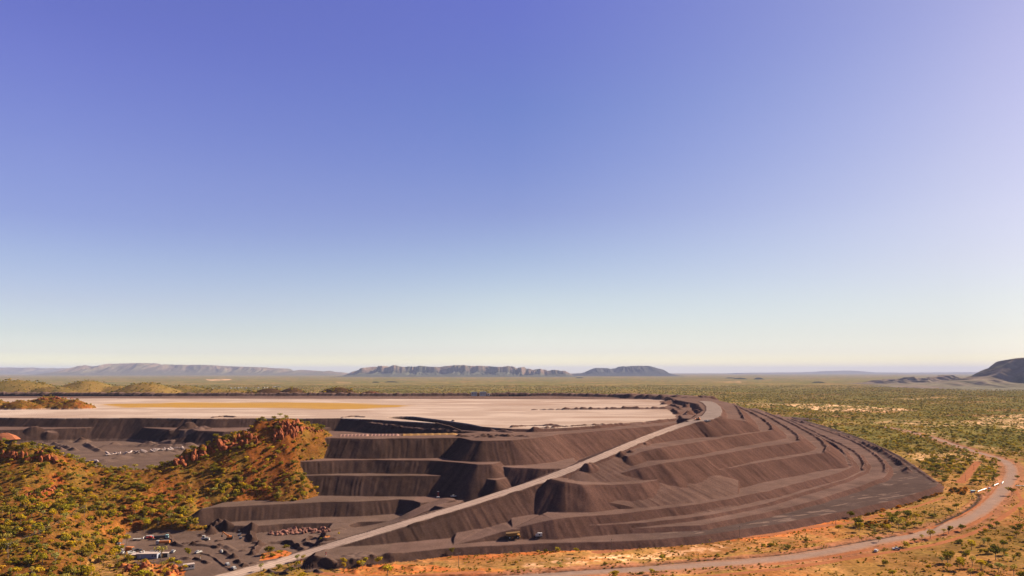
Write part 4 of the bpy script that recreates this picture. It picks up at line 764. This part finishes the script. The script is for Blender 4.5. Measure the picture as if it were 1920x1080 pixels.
# ------------------------------------------------------------------ distant ranges
def gauss_lines(xs, zs, n): return np.interp(n, xs, zs)
def mountain_range(name, label, sky_px, Yd, base_py, depth, seed, cliff=0.0, col=((.090, .078, .040), (.16, .10, .066)), gully=.5, res=380):
    px = np.array([p[0] for p in sky_px], float); zs = CH - (np.array([p[1] for p in sky_px]) - HY) * Yd / F; xs = (px - 960) / F * Yd
    span = xs[-1] - xs[0]; nx = res; ny = 70
    gx = np.linspace(xs[0], xs[-1], nx); ridge_z = np.maximum(np.interp(gx, xs, zs), 0)
    ramp_ = np.clip(np.minimum(gx - gx[0], gx[-1] - gx) / (span * .02), 0, 1) if False else 1
    v = np.linspace(-1, 1, ny)
    Xg, Vg = np.meshgrid(gx, v); Zr = np.broadcast_to(ridge_z, Xg.shape)
    sc = depth * .15
    mean = fbm(Xg / (sc * 2.5), Vg * 0, 3, seed) * .12
    wx_ = fbm(Xg / (sc * 4), Vg * .6, 3, seed + 11) * 1.6; g1 = np.abs(fbm(Xg / (sc * 1.5) + wx_ + Vg * .3, Vg * .8 + seed, 4, seed + 1)) * 2.2 * (.55 + .9 * np.abs(fbm(Xg / (sc * 6), Vg * 0, 2, seed + 12)) * 2)                      # gullies running down the slope
    a = np.abs(Vg); 
    prof = (1 - a) ** 1.25 * (1 - cliff) + cliff * np.clip((1 - a * 1.9) * 6 - 2.2, 0, 1) if cliff else (1 - a) ** 1.15
    prof = np.clip(prof, 0, 1)
    cut = gully * 1.25 * np.clip(a * 3.4 + .1, 0, 1) * np.clip((1 - a) * 2.2, 0, 1)
    Z = Zr * prof * (1 - cut * (g1 - .45)) * (1 + .0 * mean) + fbm(Xg / (sc * .22), Vg * 4, 3, seed + 5) * Zr * .05 * np.clip(1 - a, 0, 1) * np.clip(a * 8, 0, 1)
    Z = np.minimum(Z, Zr * (1.0)) - 3 * (a > .985)
    wob = fbm(Xg / (sc * 1.4), Xg * 0, 4, seed + 2) * depth * .16
    Yg = Yd + Vg * depth + wob * (1 - a) * (cliff > 0)
    Xg = Xg * (1 + (Yg - Yd) / Yd * .0)
    me = bpy.data.meshes.new(name); idx = np.arange(nx * ny).reshape(ny, nx)
    F4 = np.stack([idx[:-1, :-1], idx[:-1, 1:], idx[1:, 1:], idx[1:, :-1]], -1).reshape(-1, 4)
    me.from_pydata(np.stack([Xg, Yg, Z], -1).reshape(-1, 3).tolist(), [], F4.tolist()); me.update()
    at_ = me.attributes.new('albedo', 'FLOAT_COLOR', 'POINT'); k = sst(.25, .7, prof) * sst(-.3, .4, fbm(Xg / (sc * .4), Vg * 3, 3, seed + 8) + .1) * (.5 + cliff)
    cc = np.ones((nx * ny, 4), np.float32); cc[:, :3] = mixc(np.broadcast_to(np.array(col[0], np.float32), Xg.shape + (3,)), np.array(col[1], np.float32), np.clip(k, 0, 1)).reshape(-1, 3); at_.data.foreach_set('color', cc.ravel())
    me.materials.append(M['range']); o = bpy.data.objects.new(name, me); C.objects.link(o); o['kind'] = 'structure'; o['label'] = label; o['category'] = 'hills'
    return o
M['range'] = mat('range_rock', attr='albedo', noise=((.012, .75, 1.25), (.003, .8, 1.2)))
mountain_range('mountain_range', 'long hazy blue range across the left horizon', [(100,704),(116,701),(130,694),(140,690),(147,685),(154,686.5),(160,684),(166,685.5),(172,685),(185,683),(200,682),(225,681.8),(250,681),(288,681),(308,683),(330,683.5),(350,684.5),(375,684),(400,685),(437,687),(475,688),(505,689.5),(535,691),(547,695),(556,694),(565,693),(590,695),(605,697),(617,695),(630,697.5),(645,699),(660,703)], 26000, 704, 2300, 3, gully=.7)
mountain_range('mountain_range', 'faint low blue range at the far left', [(-260,690),(-150,688),(-60,689.5),(0,689),(50,688.7),(100,690),(135,690.5),(170,693),(230,699)], 36000, 703, 2500, 9, gully=.4, res=160)
mountain_range('mountain_range', 'cliff topped mesa range in the middle of the horizon', [(638,706),(650,701.5),(660,697.5),(670,694),(680,691),(697,688),(712,686),(730,687),(738,686),(745,685),(750,686),(757,688),(770,687),(780,687),(790,686),(803,687.5),(817,688),(835,686),(855,685),(870,684.5),(880,686),(900,686),(917,686.5),(930,688),(942,688),(952,686.5),(960,687),(968,688.5),(975,689),(982,688),(990,689),(995,692),(1000,693),(1012,691.5),(1022,692),(1027,695),(1036,693.5),(1045,694),(1051,696),(1057,695),(1064,698.5),(1074,704)], 18000, 706, 1500, 15, cliff=.45, gully=.8, col=((.058, .058, .036), (.135, .088, .06)))
mountain_range('mountain_range', 'rounded dark blue hills right of the mesa range', [(1066,703),(1075,701),(1090,699),(1102,695),(1115,690),(1125,689),(1136,690),(1145,691),(1152,689),(1160,687.5),(1170,686.5),(1180,686),(1198,685.8),(1215,686),(1227,689),(1240,692.5),(1250,697.5),(1260,702)], 21000, 705, 1600, 23, gully=.5, col=((.035, .036, .03), (.06, .05, .045)))
mountain_range('mountain_range', 'very faint flat rise on the right horizon', [(1380,699),(1450,698.2),(1500,698),(1540,696),(1575,695),(1590,694.5),(1610,695.5),(1640,698),(1700,698.6),(1780,698),(1860,697.5),(1950,698.5)], 42000, 700, 2500, 31, gully=.3, res=160)
mountain_range('hills', 'chain of low dark hills left of the big right hill', [(1606,722),(1615,719.5),(1630,716),(1637,717),(1645,713),(1662,711.5),(1680,710),(1690,711.5),(1700,709),(1712,706),(1722,709),(1737,708.5),(1752,707),(1765,705),(1777,703),(1790,706),(1802,707.5),(1815,708),(1832,713),(1850,720)], 7000, 721, 420, 41, gully=.7, res=240, col=((.15, .12, .08), (.21, .145, .105)))
mountain_range('hills', 'big dark hill rising at the right edge of the photo', [(1690,727),(1730,722),(1770,717),(1800,713.5),(1825,711),(1835,710),(1852,705),(1870,696),(1887,686),(1893,682),(1897,679),(1910,672.5),(1920,671),(1960,666),(2020,668),(2100,684),(2200,706),(2290,727)], 5400, 727, 900, 47, gully=.75, res=260, cliff=.12, col=((.13, .115, .075), (.20, .145, .11)))
for i, (px, py, w, hh) in enumerate(((1370, 709.5, 26, 2), (1388, 711, 30, 3), (1423, 711.5, 22, 4), (1087, 709, 20, 2), (1535, 718, 30, 3), (735, 717, 30, 2.5), (705, 717.5, 18, 2))):
    Yd = CH * F / (py - HY); h_ = hh * Yd / F
    mountain_range('hills', 'small dark wooded knoll standing alone on the far plain', [(px - w / 2, py + .4), (px - w / 4, py - hh * .8), (px, py - hh), (px + w / 4, py - hh * .7), (px + w / 2, py + .4)], Yd, py, w * Yd / F * .25, 60 + i, gully=.3, res=30, col=((.03, .032, .012), (.04, .035, .015)))['group'] = 'wooded knolls on the far plain'
# ------------------------------------------------------------------ vegetation
leafm = mat('leaves', attr='albedo', rough=.75, rnd=[(0, (.55, .62, .55)), (.25, (.95, .95, .7)), (.5, (1.25, 1.1, .65)), (.75, (.75, .9, .6)), (1, (1.15, 1.15, 1.1))])
lt = leafm.node_tree; lb_ = lt.nodes['Principled BSDF']; tr = nd(lt, 'ShaderNodeBsdfTranslucent'); mxs = nd(lt, 'ShaderNodeMixShader'); mxs.inputs[0].default_value = .38
lt.links.new(lb_.inputs['Base Color'].links[0].from_socket, tr.inputs[0]); lt.links.new(lb_.outputs[0], mxs.inputs[1]); lt.links.new(tr.outputs[0], mxs.inputs[2]); lt.links.new(mxs.outputs[0], lt.nodes['Material Output'].inputs[0])
barkm = W('bark', (.20, .16, .12), .9, noise=((3, .7, 1.2),))
def crown_mesh(name, seed, h, r, z0, lobes, nq, qs, col, flat=.75):
    g_ = np.random.default_rng(seed); v = []; cols = []
    L = []
    for i in range(lobes):
        a = g_.uniform(0, 6.283); rr = r * g_.uniform(.1, .62) * (i > 0); L.append((rr * math.cos(a), rr * math.sin(a), z0 + (h - z0) * g_.uniform(.3, .78), r * g_.uniform(.36, .6)))
    for q in range(nq):
        cx, cy, cz, lr = L[q % lobes]; d = g_.normal(size=3); d /= np.linalg.norm(d); d[2] = abs(d[2]) * .9 + d[2] * .1 if g_.random() < .45 else d[2]
        c = np.array([cx, cy, cz]) + d * lr * np.array([1, 1, flat]) * g_.uniform(.45, 1.05) ** .7
        n_ = d + g_.normal(size=3) * .5; n_ /= np.linalg.norm(n_); u = np.cross(n_, g_.normal(size=3)); u /= np.linalg.norm(u); w = np.cross(n_, u); s_ = qs * g_.uniform(.6, 1.35)
        for a, b in ((-1, -.6), (.9, -.8), (1.1, .7), (-.7, .9)): v.append(c + u * a * s_ * .5 + w * b * s_ * .5)
        k = g_.uniform(.7, 1.3); cols += [(col[0] * k, col[1] * k, col[2] * k, 1)] * 4
    me = bpy.data.meshes.new(name); me.from_pydata([tuple(map(float, p)) for p in v], [], [(4 * i, 4 * i + 1, 4 * i + 2, 4 * i + 3) for i in range(nq)]); me.update()
    a_ = me.attributes.new('albedo', 'FLOAT_COLOR', 'POINT'); a_.data.foreach_set('color', np.array(cols, np.float32).ravel()); me.materials.append(leafm); return me
def trunk_mesh(name, seed, h, r):
    g_ = random.Random(seed); m = MB(); p = Vector((0, 0, -.4)); top = Vector((g_.uniform(-.3, .3), g_.uniform(-.3, .3), h * .42)); m.tube(p, top, .17, .12, 7)
    for i in range(4):
        a = i * 1.57 + g_.uniform(-.5, .5); m.tube(top, top + Vector((math.cos(a) * r * .5, math.sin(a) * r * .5, h * .3)), .10, .04, 5)
    return m.mesh(name, barkm)
OL = (.290, .205, .022); DK = (.150, .120, .018); YL = (.36, .25, .020); GY_ = (.28, .235, .075); RU = (.34, .130, .016); BR = (.28, .165, .026)
TC = [crown_mesh('crown', i, 6.0, 2.7 + .45 * (i % 3), 1.2, (5, 9, 4, 7, 4, 6)[i], (300, 360, 210, 320, 150, 300)[i], .56, c, (.75, .65, .9, .7, 1.0, .6)[i]) for i, c in enumerate((OL, DK, OL, YL, GY_, DK))]
TT = [trunk_mesh('trunk', i, 6.0, 2.9) for i in range(6)]
SC_ = [crown_mesh('shrub', 30 + i, 2.4, 1.5 + .35 * (i % 3), .0, (5, 3, 7, 3, 4, 8)[i], (170, 110, 190, 80, 130, 150)[i], .46, c, (.8, .6, .7, 1.0, .6, .55)[i]) for i, c in enumerate((OL, BR, DK, GY_, YL, OL))]
RUST = [crown_mesh('shrub', 50 + i, 1.6, 1.8, .0, 5, 150, .5, c, .7) for i, c in enumerate((RU, (.10, .062, .014)))]
# visible?  (running horizon along each column of the terrain)
PROJ = HY + F * (CH - H) / GY; RUN = np.minimum.accumulate(PROJ, axis=0)
def look(x, y):
    u = x / y; r = np.clip(np.searchsorted(YR, y) - 1, 0, NR - 2); c = np.clip(np.searchsorted(U, u) - 1, 0, NC - 2)
    ty = (y - YR[r]) / (YR[r + 1] - YR[r]); tx = (u - U[c]) / (U[c + 1] - U[c])
    return (H[r, c] * (1 - tx) + H[r, c + 1] * tx) * (1 - ty) + (H[r + 1, c] * (1 - tx) + H[r + 1, c + 1] * tx) * ty, r, c
WOODS = [(PL(p), d_) for p, d_ in (([(1640,828),(1680,823),(1720,820),(1790,828),(1828,844),(1815,854),(1750,855),(1690,851)], .020), ([(1715,864),(1760,859),(1832,857),(1822,879),(1797,906),(1770,909),(1735,892)], .022), ([(1838,861),(1886,867),(1880,895),(1850,909),(1822,909),(1832,885)], .022),
         ([(1750,810),(1960,811),(1960,826),(1760,823)], .014), ([(1877,838),(1960,842),(1960,858),(1882,853)], .02), ([(1480,795),(1600,800),(1700,815),(1640,830),(1560,805)], .009), ([(1760,1040),(1830,1030),(1925,1040),(1960,1100),(1770,1100)], .008), ([(1835,1005),(1925,990),(1940,1030),(1840,1040)], .006),
         ([(1600,980),(1700,965),(1735,985),(1690,1000),(1610,998)], .02), ([(700,1052),(810,1038),(812,1046),(705,1060)], .03), ([(640,1048),(700,1050),(700,1078),(640,1078)], .012), ([(490,1040),(505,1021),(545,1022),(560,1032),(540,1038),(500,1046)], .05), ([(150,1090),(120,1040),(200,1015),(245,1010),(235,1045),(220,1065)], .02), ([(215,1006),(300,985),(395,975),(395,992),(300,1002)], .02))]
RUSTP = [PL(p) for p in ([(1618,966),(1680,944),(1752,921),(1770,925),(1700,948),(1640,972)], [(1780,920),(1800,914),(1812,918),(1806,928),(1780,927)], [(1610,985),(1670,975),(1670,990),(1615,992)])]
LOW = [PL(p) for p in ([(1370,1032),(1440,1020),(1525,1022),(1525,1028),(1440,1030),(1380,1036)], [(1160,1012),(1330,1000),(1450,985),(1600,960),(1600,964),(1440,993),(1320,1010),(1160,1020)], [(960,1034),(1100,1026),(1150,1022),(1150,1026),(1000,1042)], [(830,1036),(960,1030),(960,1042),(840,1046)])]
pts = []
def sample(n, y0, y1, u0, u1, dens):
    y = np.sqrt(rng.uniform(y0 * y0, y1 * y1, n)); u = rng.uniform(u0, u1, n); x = u * y; z, r, c = look(x, y)
    k = rng.random(n) < dens(x, y, z, ZONE[r, c], r, c); return x[k], y[k], z[k], r[k], c[k]
def area(y0, y1, u0, u1): return (u1 - u0) * (y1 * y1 - y0 * y0) / 2
def dens_near(x, y, z, zn, r, c):
    d = np.zeros(x.shape); cl = fbm(x / 24, y / 24, 3, 201)
    open_ = (zn == G_GROUND)
    hill_ = (zn == G_HILL) & (y < 900); red_ = REDM[r, c]
    d = np.where(hill_, np.maximum(.060 + .08 * cl, .026) * (1 - .3 * red_), d)
    d = np.where((zn == G_HILL) & (y > 900), .022, d)
    d = np.where(open_, .0016 + .003 * np.maximum(cl, 0) - .0012 * red_, d)
    d = np.where(open_ & (x < -120) & (y < 520), .016, d)
    for pl, q in WOODS: d = np.where(inside(x, y, pl) & open_ | (inside(x, y, pl) & (x < -100) & ((zn == G_HILL))), np.maximum(q * (1 + .8 * cl), d), d)
    for pl in LOW: d = np.where(inside(x, y, pl) & open_, .03, d)
    for pl in RUSTP: d = np.where(inside(x, y, pl) & open_, .09, d)
    d = np.where(YARDM[r, c] & (REDM[r, c] < .3), 0, d)
    d = np.where((ROADD[r, c] < 9) | (TRKD[r, c] < 4) | (DITD[r, c] < 3), 0, d)
    return d / .09
n_ = int(area(345, 1000, -.85, .85) * .09); sel = sample(n_, 345, 1000, -.85, .85, dens_near); pts.append(sel)
def dens_far(x, y, z, zn, r, c):
    cl = fbm(x / 70, y / 70, 4, 202) + .6 * fbm(x / 300, y / 300, 3, 203)
    d = np.where((zn == G_GROUND) & ((y > 1780) | (x > 330)), np.clip(.010 + .014 * cl, .001, .029), 0) * np.where(PALE[r, c] > .25, .15, 1)
    d = np.where(zn == G_HILL, .03, d); d = np.where(zn == G_FARHILL, np.where((y < 2050) & (x > -790), .008, .006), d)
    for pl, q in WOODS: d = np.where(inside(x, y, pl) & (zn == G_GROUND), q, d)
    d = np.where((ROADD[r, c] < 9) | (TRKD[r, c] < 4), 0, d)
    return d * np.clip(1.25 - y / 5200, .22, 1) / .03
n_ = int(area(1000, 6200, -.78, .78) * .03); sel = sample(n_, 1000, 6200, -.78, .78, dens_far); pts.append(sel)
X, Y, Z, Rr, Cc = [np.concatenate(q) for q in zip(*pts)]
isrust = np.zeros(X.shape, bool); islow = np.zeros(X.shape, bool)
for pl in RUSTP: isrust |= inside(X, Y, pl)
for pl in LOW: islow |= inside(X, Y, pl)
ptree = np.where(ZONE[Rr, Cc] == G_HILL, np.where(Y > 900, .05, .26), np.where(Y > 1000, .45, .22)); 
for pl, q in WOODS: ptree = np.where(inside(X, Y, pl) & (Y < 1000), .72, ptree)
tree = (rng.random(X.shape) < ptree) & ~isrust & ~islow
hgt = np.where(tree, np.clip(np.exp(rng.normal(-.2, .27, X.shape)), .45, 1.45), np.clip(np.exp(rng.normal(-.3, .42, X.shape)), .28, 1.7)) * np.where((ZONE[Rr, Cc] == G_HILL) & (Z > 30) & (Y < 900), .74, 1) * np.where((ZONE[Rr, Cc] == G_HILL) & (Y > 900), .7, 1) * np.where(islow, .8, 1)
size = np.where(tree, 6.0, 2.4) * hgt
top = HY + F * (CH - Z - size) / Y; vis = top < RUN[np.maximum(Rr - 2, 0), Cc] + .6
pxs = 960 + F * X / Y; foot = HY + F * (CH - Z) / Y
inf = vis & (pxs > 4) & (pxs < 1916) & (top < 1074) & (foot < 1084)
# keep machines, poles and the signs' surroundings clear
for (qx, qy, w_, h_) in ((235, 1030, 20, 14), (275, 1030, 40, 22), (330, 1040, 40, 20), (400, 1030, 60, 24), (158, 966, 4, 6), (15, 1045, 4, 7)):
    bad = (np.abs(pxs - qx) < w_) & (np.abs(foot - qy) < h_) & YARDM[Rr, Cc]; vis &= ~bad; inf &= ~bad
score = size / Y * inf
used = np.zeros(X.shape, bool)
def zone_label(i, t):
    x, y, px, py, zn = X[i], Y[i], pxs[i], foot[i], ZONE[Rr[i], Cc[i]]
    if t:
        if zn == G_HILL or px < 240: return ('olive crowned tree among the scrub of the rocky left hillside', 'trees on the rocky left hillside')
        if px < 700: return ('small tree beside the work yard and haul road', 'trees beside the work yard')
        if py < 915: return ('tree in the green woodland beyond the foot of the dump', 'trees in the woodland beyond the dump')
        return ('tree scattered over the dry grass near the curving road', 'trees on the dry grass near the road')
    if isrust[i]: return ('rust brown bush in the low strip along the toe of the dump', 'rust brown bushes along the dump toe')
    if zn == G_HILL or px < 240: return ('rounded bush on the rocky left hillside', 'bushes on the rocky left hillside')
    if px < 900: return ('bush on the red earth below the haul road embankment', 'bushes below the embankment')
    if islow[i]: return ('low green bush at the foot of the right dump slope', 'low bushes at the foot of the dump slope')
    return ('bush scattered over the dry grass around the road', 'bushes on the dry grass around the road')
def plant_tree(loc, k, sc, rz, label, group=None):
    t = tag(empty('tree', loc, rz, sc), label, 'tree', group)
    for nm, me in (('crown', TC[k]), ('trunk', TT[k])):
        o = bpy.data.objects.new(nm, me); C.objects.link(o); o.parent = t
    return t
# trees one can single out in the photo: column and row of the foot, height in metres, shape, label
SPECIAL = [(1804,997,6.3,1,'round dark tree standing alone right of the road beyond the pair'), (1779,1001,7.0,0,'tallest tree on the verge inside the road curve'), (1769,1003,4.6,4,'pale grey green tree leaning on the tall verge tree'), (1744,1010,7.2,2,'broad crowned tree where the road passes behind'), (1729,1015,4.6,4,'pale greyish small tree left of the broad crowned tree'), (1715,1018,3.8,1,'small dark tree at the road edge left of the pale one'), (1757,1017,3.6,0,'small spreading tree right of the broad crowned tree'),
  (1647,1016.5,4.6,1,'dense rounded bushy tree alone on the near road verge'), (1597,1009,2.8,3,'little bright tree alone on the dry grass'), (1596,972,6.4,1,'dark tree at the toe of the dump by the red track end'), (1714,989,5.2,0,'open tree at the right end of the roadside thicket'), (1680,986,7.0,1,'tallest tree of the roadside thicket'), (1733,967,5.0,1,'dark tree on the bare earth left of the power pole'), (1907,899,5.2,1,'tree casting a shadow over the road at the upper bend'), (1905,871,5.0,1,'tree beside the upper road bend near the side road'),
  (1887,862,3.6,1,'small dark tree in the road fork'), (1912,966,6.6,4,'grey green tree at the right photo edge beside the red track'), (1852,1022,6.2,1,'dark tree on the slope right of the red track'), (1800,1068,8.0,3,'bright yellow green tree in the lower right thicket'), (1777,1056,7.6,1,'dark bushy tree at the left of the lower right thicket'), (1840,1070,7.5,3,'rounded yellow green tree right of the lower right thicket'), (1872,1074,6.0,4,'pale bare looking tree at the lower right'), (1740,1070,4.2,3,'small yellowish tree left of the lower right thicket'),
  (1331,1019,2.6,4,'thin small tree by the second red track'), (354,1046,7.2,0,'wide crowned tree on a slanting trunk by the yard road'), (302,1049,8.5,4,'tall tree growing in front of the shed end'), (238,1021,8.0,3,'bright green tree over the small orange container'), (222,1046,9.0,0,'big tree left of the row of utility trucks'), (212,1050,8.0,3,'yellow green tree at the left of the workshop'), (644,1060,5.2,3,'small tree where the access road leaves the haul road'), (727,1083,8.4,3,'large yellowish tree at the bottom edge below the embankment'), (684,1060,5.5,0,'thin tree right of the access road start'), (848,1040,5.0,0,'tree at the foot of the dark bank left of the centre pole'), (635,1004,2.6,3,'yellow bush on the mound right of the pink boulders'), (44,842,5.5,0,'yellow green tree behind the left hilltop rocks')]
for i, (px, py, hh, k, lb) in enumerate(SPECIAL):
    p = at(px, py); plant_tree(p, k, hh / 6.0, i * 1.3, lb)
order = np.argsort(-score * tree)[:250]
for i in order:
    if score[i] <= 0: break
    lb, gp = zone_label(i, True); used[i] = True; plant_tree((X[i], Y[i], Z[i] - .1), int(rng.integers(0, 6)), hgt[i], rng.uniform(0, 6.28), lb, gp)
order = np.argsort(-score * ~tree)[:280]
for i in order:
    if score[i] <= 0: break
    lb, gp = zone_label(i, False); used[i] = True
    o = bpy.data.objects.new('bush', RUST[i % 2] if isrust[i] else SC_[int(rng.integers(0, 6))]); C.objects.link(o); o.location = (X[i], Y[i], Z[i] - .05); o.rotation_euler = (0, 0, rng.uniform(0, 6.28)); o.scale = (hgt[i] * rng.uniform(.9, 1.4), hgt[i] * rng.uniform(.9, 1.4), hgt[i]); tag(o, lb, 'bush', gp)
def stuff(name, label, cat, idx, templates, which):
    me = bpy.data.meshes.new(name); me.vertices.add(len(idx)); co = np.stack([X[idx], Y[idx], Z[idx] - .1], 1).astype(np.float32); me.vertices.foreach_set('co', co.ravel())
    for nm, typ, val in (('rot', 'FLOAT_VECTOR', np.stack([np.zeros(len(idx)), np.zeros(len(idx)), rng.uniform(0, 6.28, len(idx))], 1)), ('scl', 'FLOAT_VECTOR', np.stack([hgt[idx] * rng.uniform(.9, 1.35, len(idx)), hgt[idx] * rng.uniform(.9, 1.35, len(idx)), hgt[idx]], 1))):
        a = me.attributes.new(nm, typ, 'POINT'); a.data.foreach_set('vector', val.astype(np.float32).ravel())
    a = me.attributes.new('pick', 'INT', 'POINT'); a.data.foreach_set('value', which.astype(np.int32))
    o = bpy.data.objects.new(name, me); C.objects.link(o); tag(o, label, cat, None, 'stuff')
    ng = bpy.data.node_groups.new(name, 'GeometryNodeTree'); ng.interface.new_socket('Geometry', in_out='INPUT', socket_type='NodeSocketGeometry'); ng.interface.new_socket('Geometry', in_out='OUTPUT', socket_type='NodeSocketGeometry')
    gi = nd(ng, 'NodeGroupInput'); go = nd(ng, 'NodeGroupOutput'); ip = nd(ng, 'GeometryNodeInstanceOnPoints'); jn = nd(ng, 'GeometryNodeJoinGeometry')
    for ob in reversed(templates):
        oi = nd(ng, 'GeometryNodeObjectInfo', transform_space='ORIGINAL'); oi.inputs['Object'].default_value = ob; oi.inputs['As Instance'].default_value = True; ng.links.new(oi.outputs['Geometry'], jn.inputs[0])
    for nm, dt, sk in (('rot', 'FLOAT_VECTOR', 'Rotation'), ('scl', 'FLOAT_VECTOR', 'Scale'), ('pick', 'INT', 'Instance Index')):
        na = nd(ng, 'GeometryNodeInputNamedAttribute', data_type=dt); na.inputs['Name'].default_value = nm; ng.links.new(na.outputs['Attribute'], ip.inputs[sk])
    ip.inputs['Pick Instance'].default_value = True
    ng.links.new(gi.outputs[0], ip.inputs['Points']); ng.links.new(jn.outputs[0], ip.inputs['Instance']); ng.links.new(ip.outputs[0], go.inputs[0])
    md = o.modifiers.new('scatter', 'NODES'); md.node_group = ng; return o
def template(me): return next(o for o in bpy.data.objects if o.type == 'MESH' and o.data == me)
keep = ~used & (vis | (np.abs(X / Y) > .7))
tt = [template(m) for m in TC if any(o.data == m for o in bpy.data.objects)]; ss = [template(m) for m in SC_ if any(o.data == m for o in bpy.data.objects)]; rr_ = [template(m) for m in RUST if any(o.data == m for o in bpy.data.objects)]
ia = np.nonzero(keep & tree)[0]; stuff('woodland', 'open woodland of small olive trees spread over hill and plain', 'woodland', ia, tt, rng.integers(0, len(tt), len(ia)))
ib = np.nonzero(keep & ~tree & ~isrust)[0]; stuff('scrub', 'low olive scrub spread over hillside and dry grass plain', 'scrub', ib, ss, rng.integers(0, len(ss), len(ib)))
ic = np.nonzero(keep & isrust)[0]
if len(ic) and rr_: stuff('reeds', 'rust brown undergrowth between the bushes along the dump toe', 'undergrowth', ic, rr_, rng.integers(0, len(rr_), len(ic)))
print('PLANTS', len(ia), len(ib), len(ic), int(used.sum()))
# short dry tussocks over the open ground near the camera
n_ = 60000; y = np.sqrt(rng.uniform(400 ** 2, 800 ** 2, n_)); u = rng.uniform(-.74, .74, n_); x = u * y; z, r, c = look(x, y)
cl = fbm(x / 13, y / 13, 3, 301); ok = (np.isin(ZONE[r, c], (G_GROUND, G_HILL))) & (rng.random(n_) < np.clip(.32 + 1.1 * cl, .03, 1)) & (TRKD[r, c] > 3) & (ROADD[r, c] > 7)
x, y, z = x[ok], y[ok], z[ok]; n_ = len(x); sc = rng.uniform(.25, .95, n_); V = []; Cc_ = []
for q in range(5):
    a = rng.uniform(0, 6.28, n_); ox, oy = rng.normal(0, .3, (2, n_)) * sc; dx, dy = np.cos(a) * sc * .55, np.sin(a) * sc * .55; lx, ly = rng.normal(0, .3, (2, n_)) * sc; hh = sc * rng.uniform(.5, 1.0, n_)
    V.append(np.stack([np.stack([x + ox - dx, y + oy - dy, z - .05], 1), np.stack([x + ox + dx, y + oy + dy, z - .05], 1), np.stack([x + ox + dx * .7 + lx, y + oy + dy * .7 + ly, z + hh], 1), np.stack([x + ox - dx * .7 + lx, y + oy - dy * .7 + ly, z + hh], 1)], 1))
    k_ = rng.random(n_)[:, None]; base = np.where(k_ < .5, np.array([[.25, .15, .025]]), np.where(k_ < .8, np.array([[.16, .125, .018]]), np.array([[.27, .13, .04]]))) * rng.uniform(.7, 1.2, (n_, 1)); Cc_.append(np.repeat(np.c_[base, np.ones(n_)], 4, 0))
V = np.concatenate(V).reshape(-1, 3).astype(np.float32); Cc_ = np.concatenate(Cc_).astype(np.float32); me = bpy.data.meshes.new('grass'); nq = len(V) // 4
me.vertices.add(len(V)); me.vertices.foreach_set('co', V.ravel()); me.loops.add(nq * 4); me.loops.foreach_set('vertex_index', np.arange(nq * 4, dtype=np.int32)); me.polygons.add(nq); me.polygons.foreach_set('loop_start', np.arange(0, nq * 4, 4, dtype=np.int32)); me.polygons.foreach_set('loop_total', np.full(nq, 4, np.int32)); me.update(calc_edges=True)
a = me.attributes.new('albedo', 'FLOAT_COLOR', 'POINT'); a.data.foreach_set('color', Cc_.ravel()); me.materials.append(leafm); go_ = bpy.data.objects.new('grass', me); C.objects.link(go_); tag(go_, 'short tan tussock grass over the open ground', 'grass', None, 'stuff')
# ------------------------------------------------------------------ the air
hm = bpy.data.materials.new('air'); hm.use_nodes = True; t = hm.node_tree; t.nodes.clear()
ou = nd(t, 'ShaderNodeOutputMaterial'); pv = nd(t, 'ShaderNodeVolumePrincipled'); pv.inputs['Color'].default_value = (.42, .49, .72, 1); pv.inputs['Density'].default_value = HAZE; pv.inputs['Anisotropy'].default_value = 0.0; t.links.new(pv.outputs[0], ou.inputs['Volume'])
lo = float(H.min()) - 1.0
me = MB(); x0, x1, y0, y1, z1 = -72000., 72000., -400., 66000., 520.
me.v = [(x0, y0, lo), (x1, y0, lo), (x1, y1, lo), (x0, y1, lo), (x0, y0, z1), (x1, y0, z1), (x1, y1, z1), (x0, y1, z1)]; me.f = [(0, 3, 2, 1), (4, 5, 6, 7), (0, 1, 5, 4), (1, 2, 6, 5), (2, 3, 7, 6), (3, 0, 4, 7)]
tag(me.build('haze', hm), 'thin pale blue haze filling the air over the plain', 'haze', None, 'stuff')
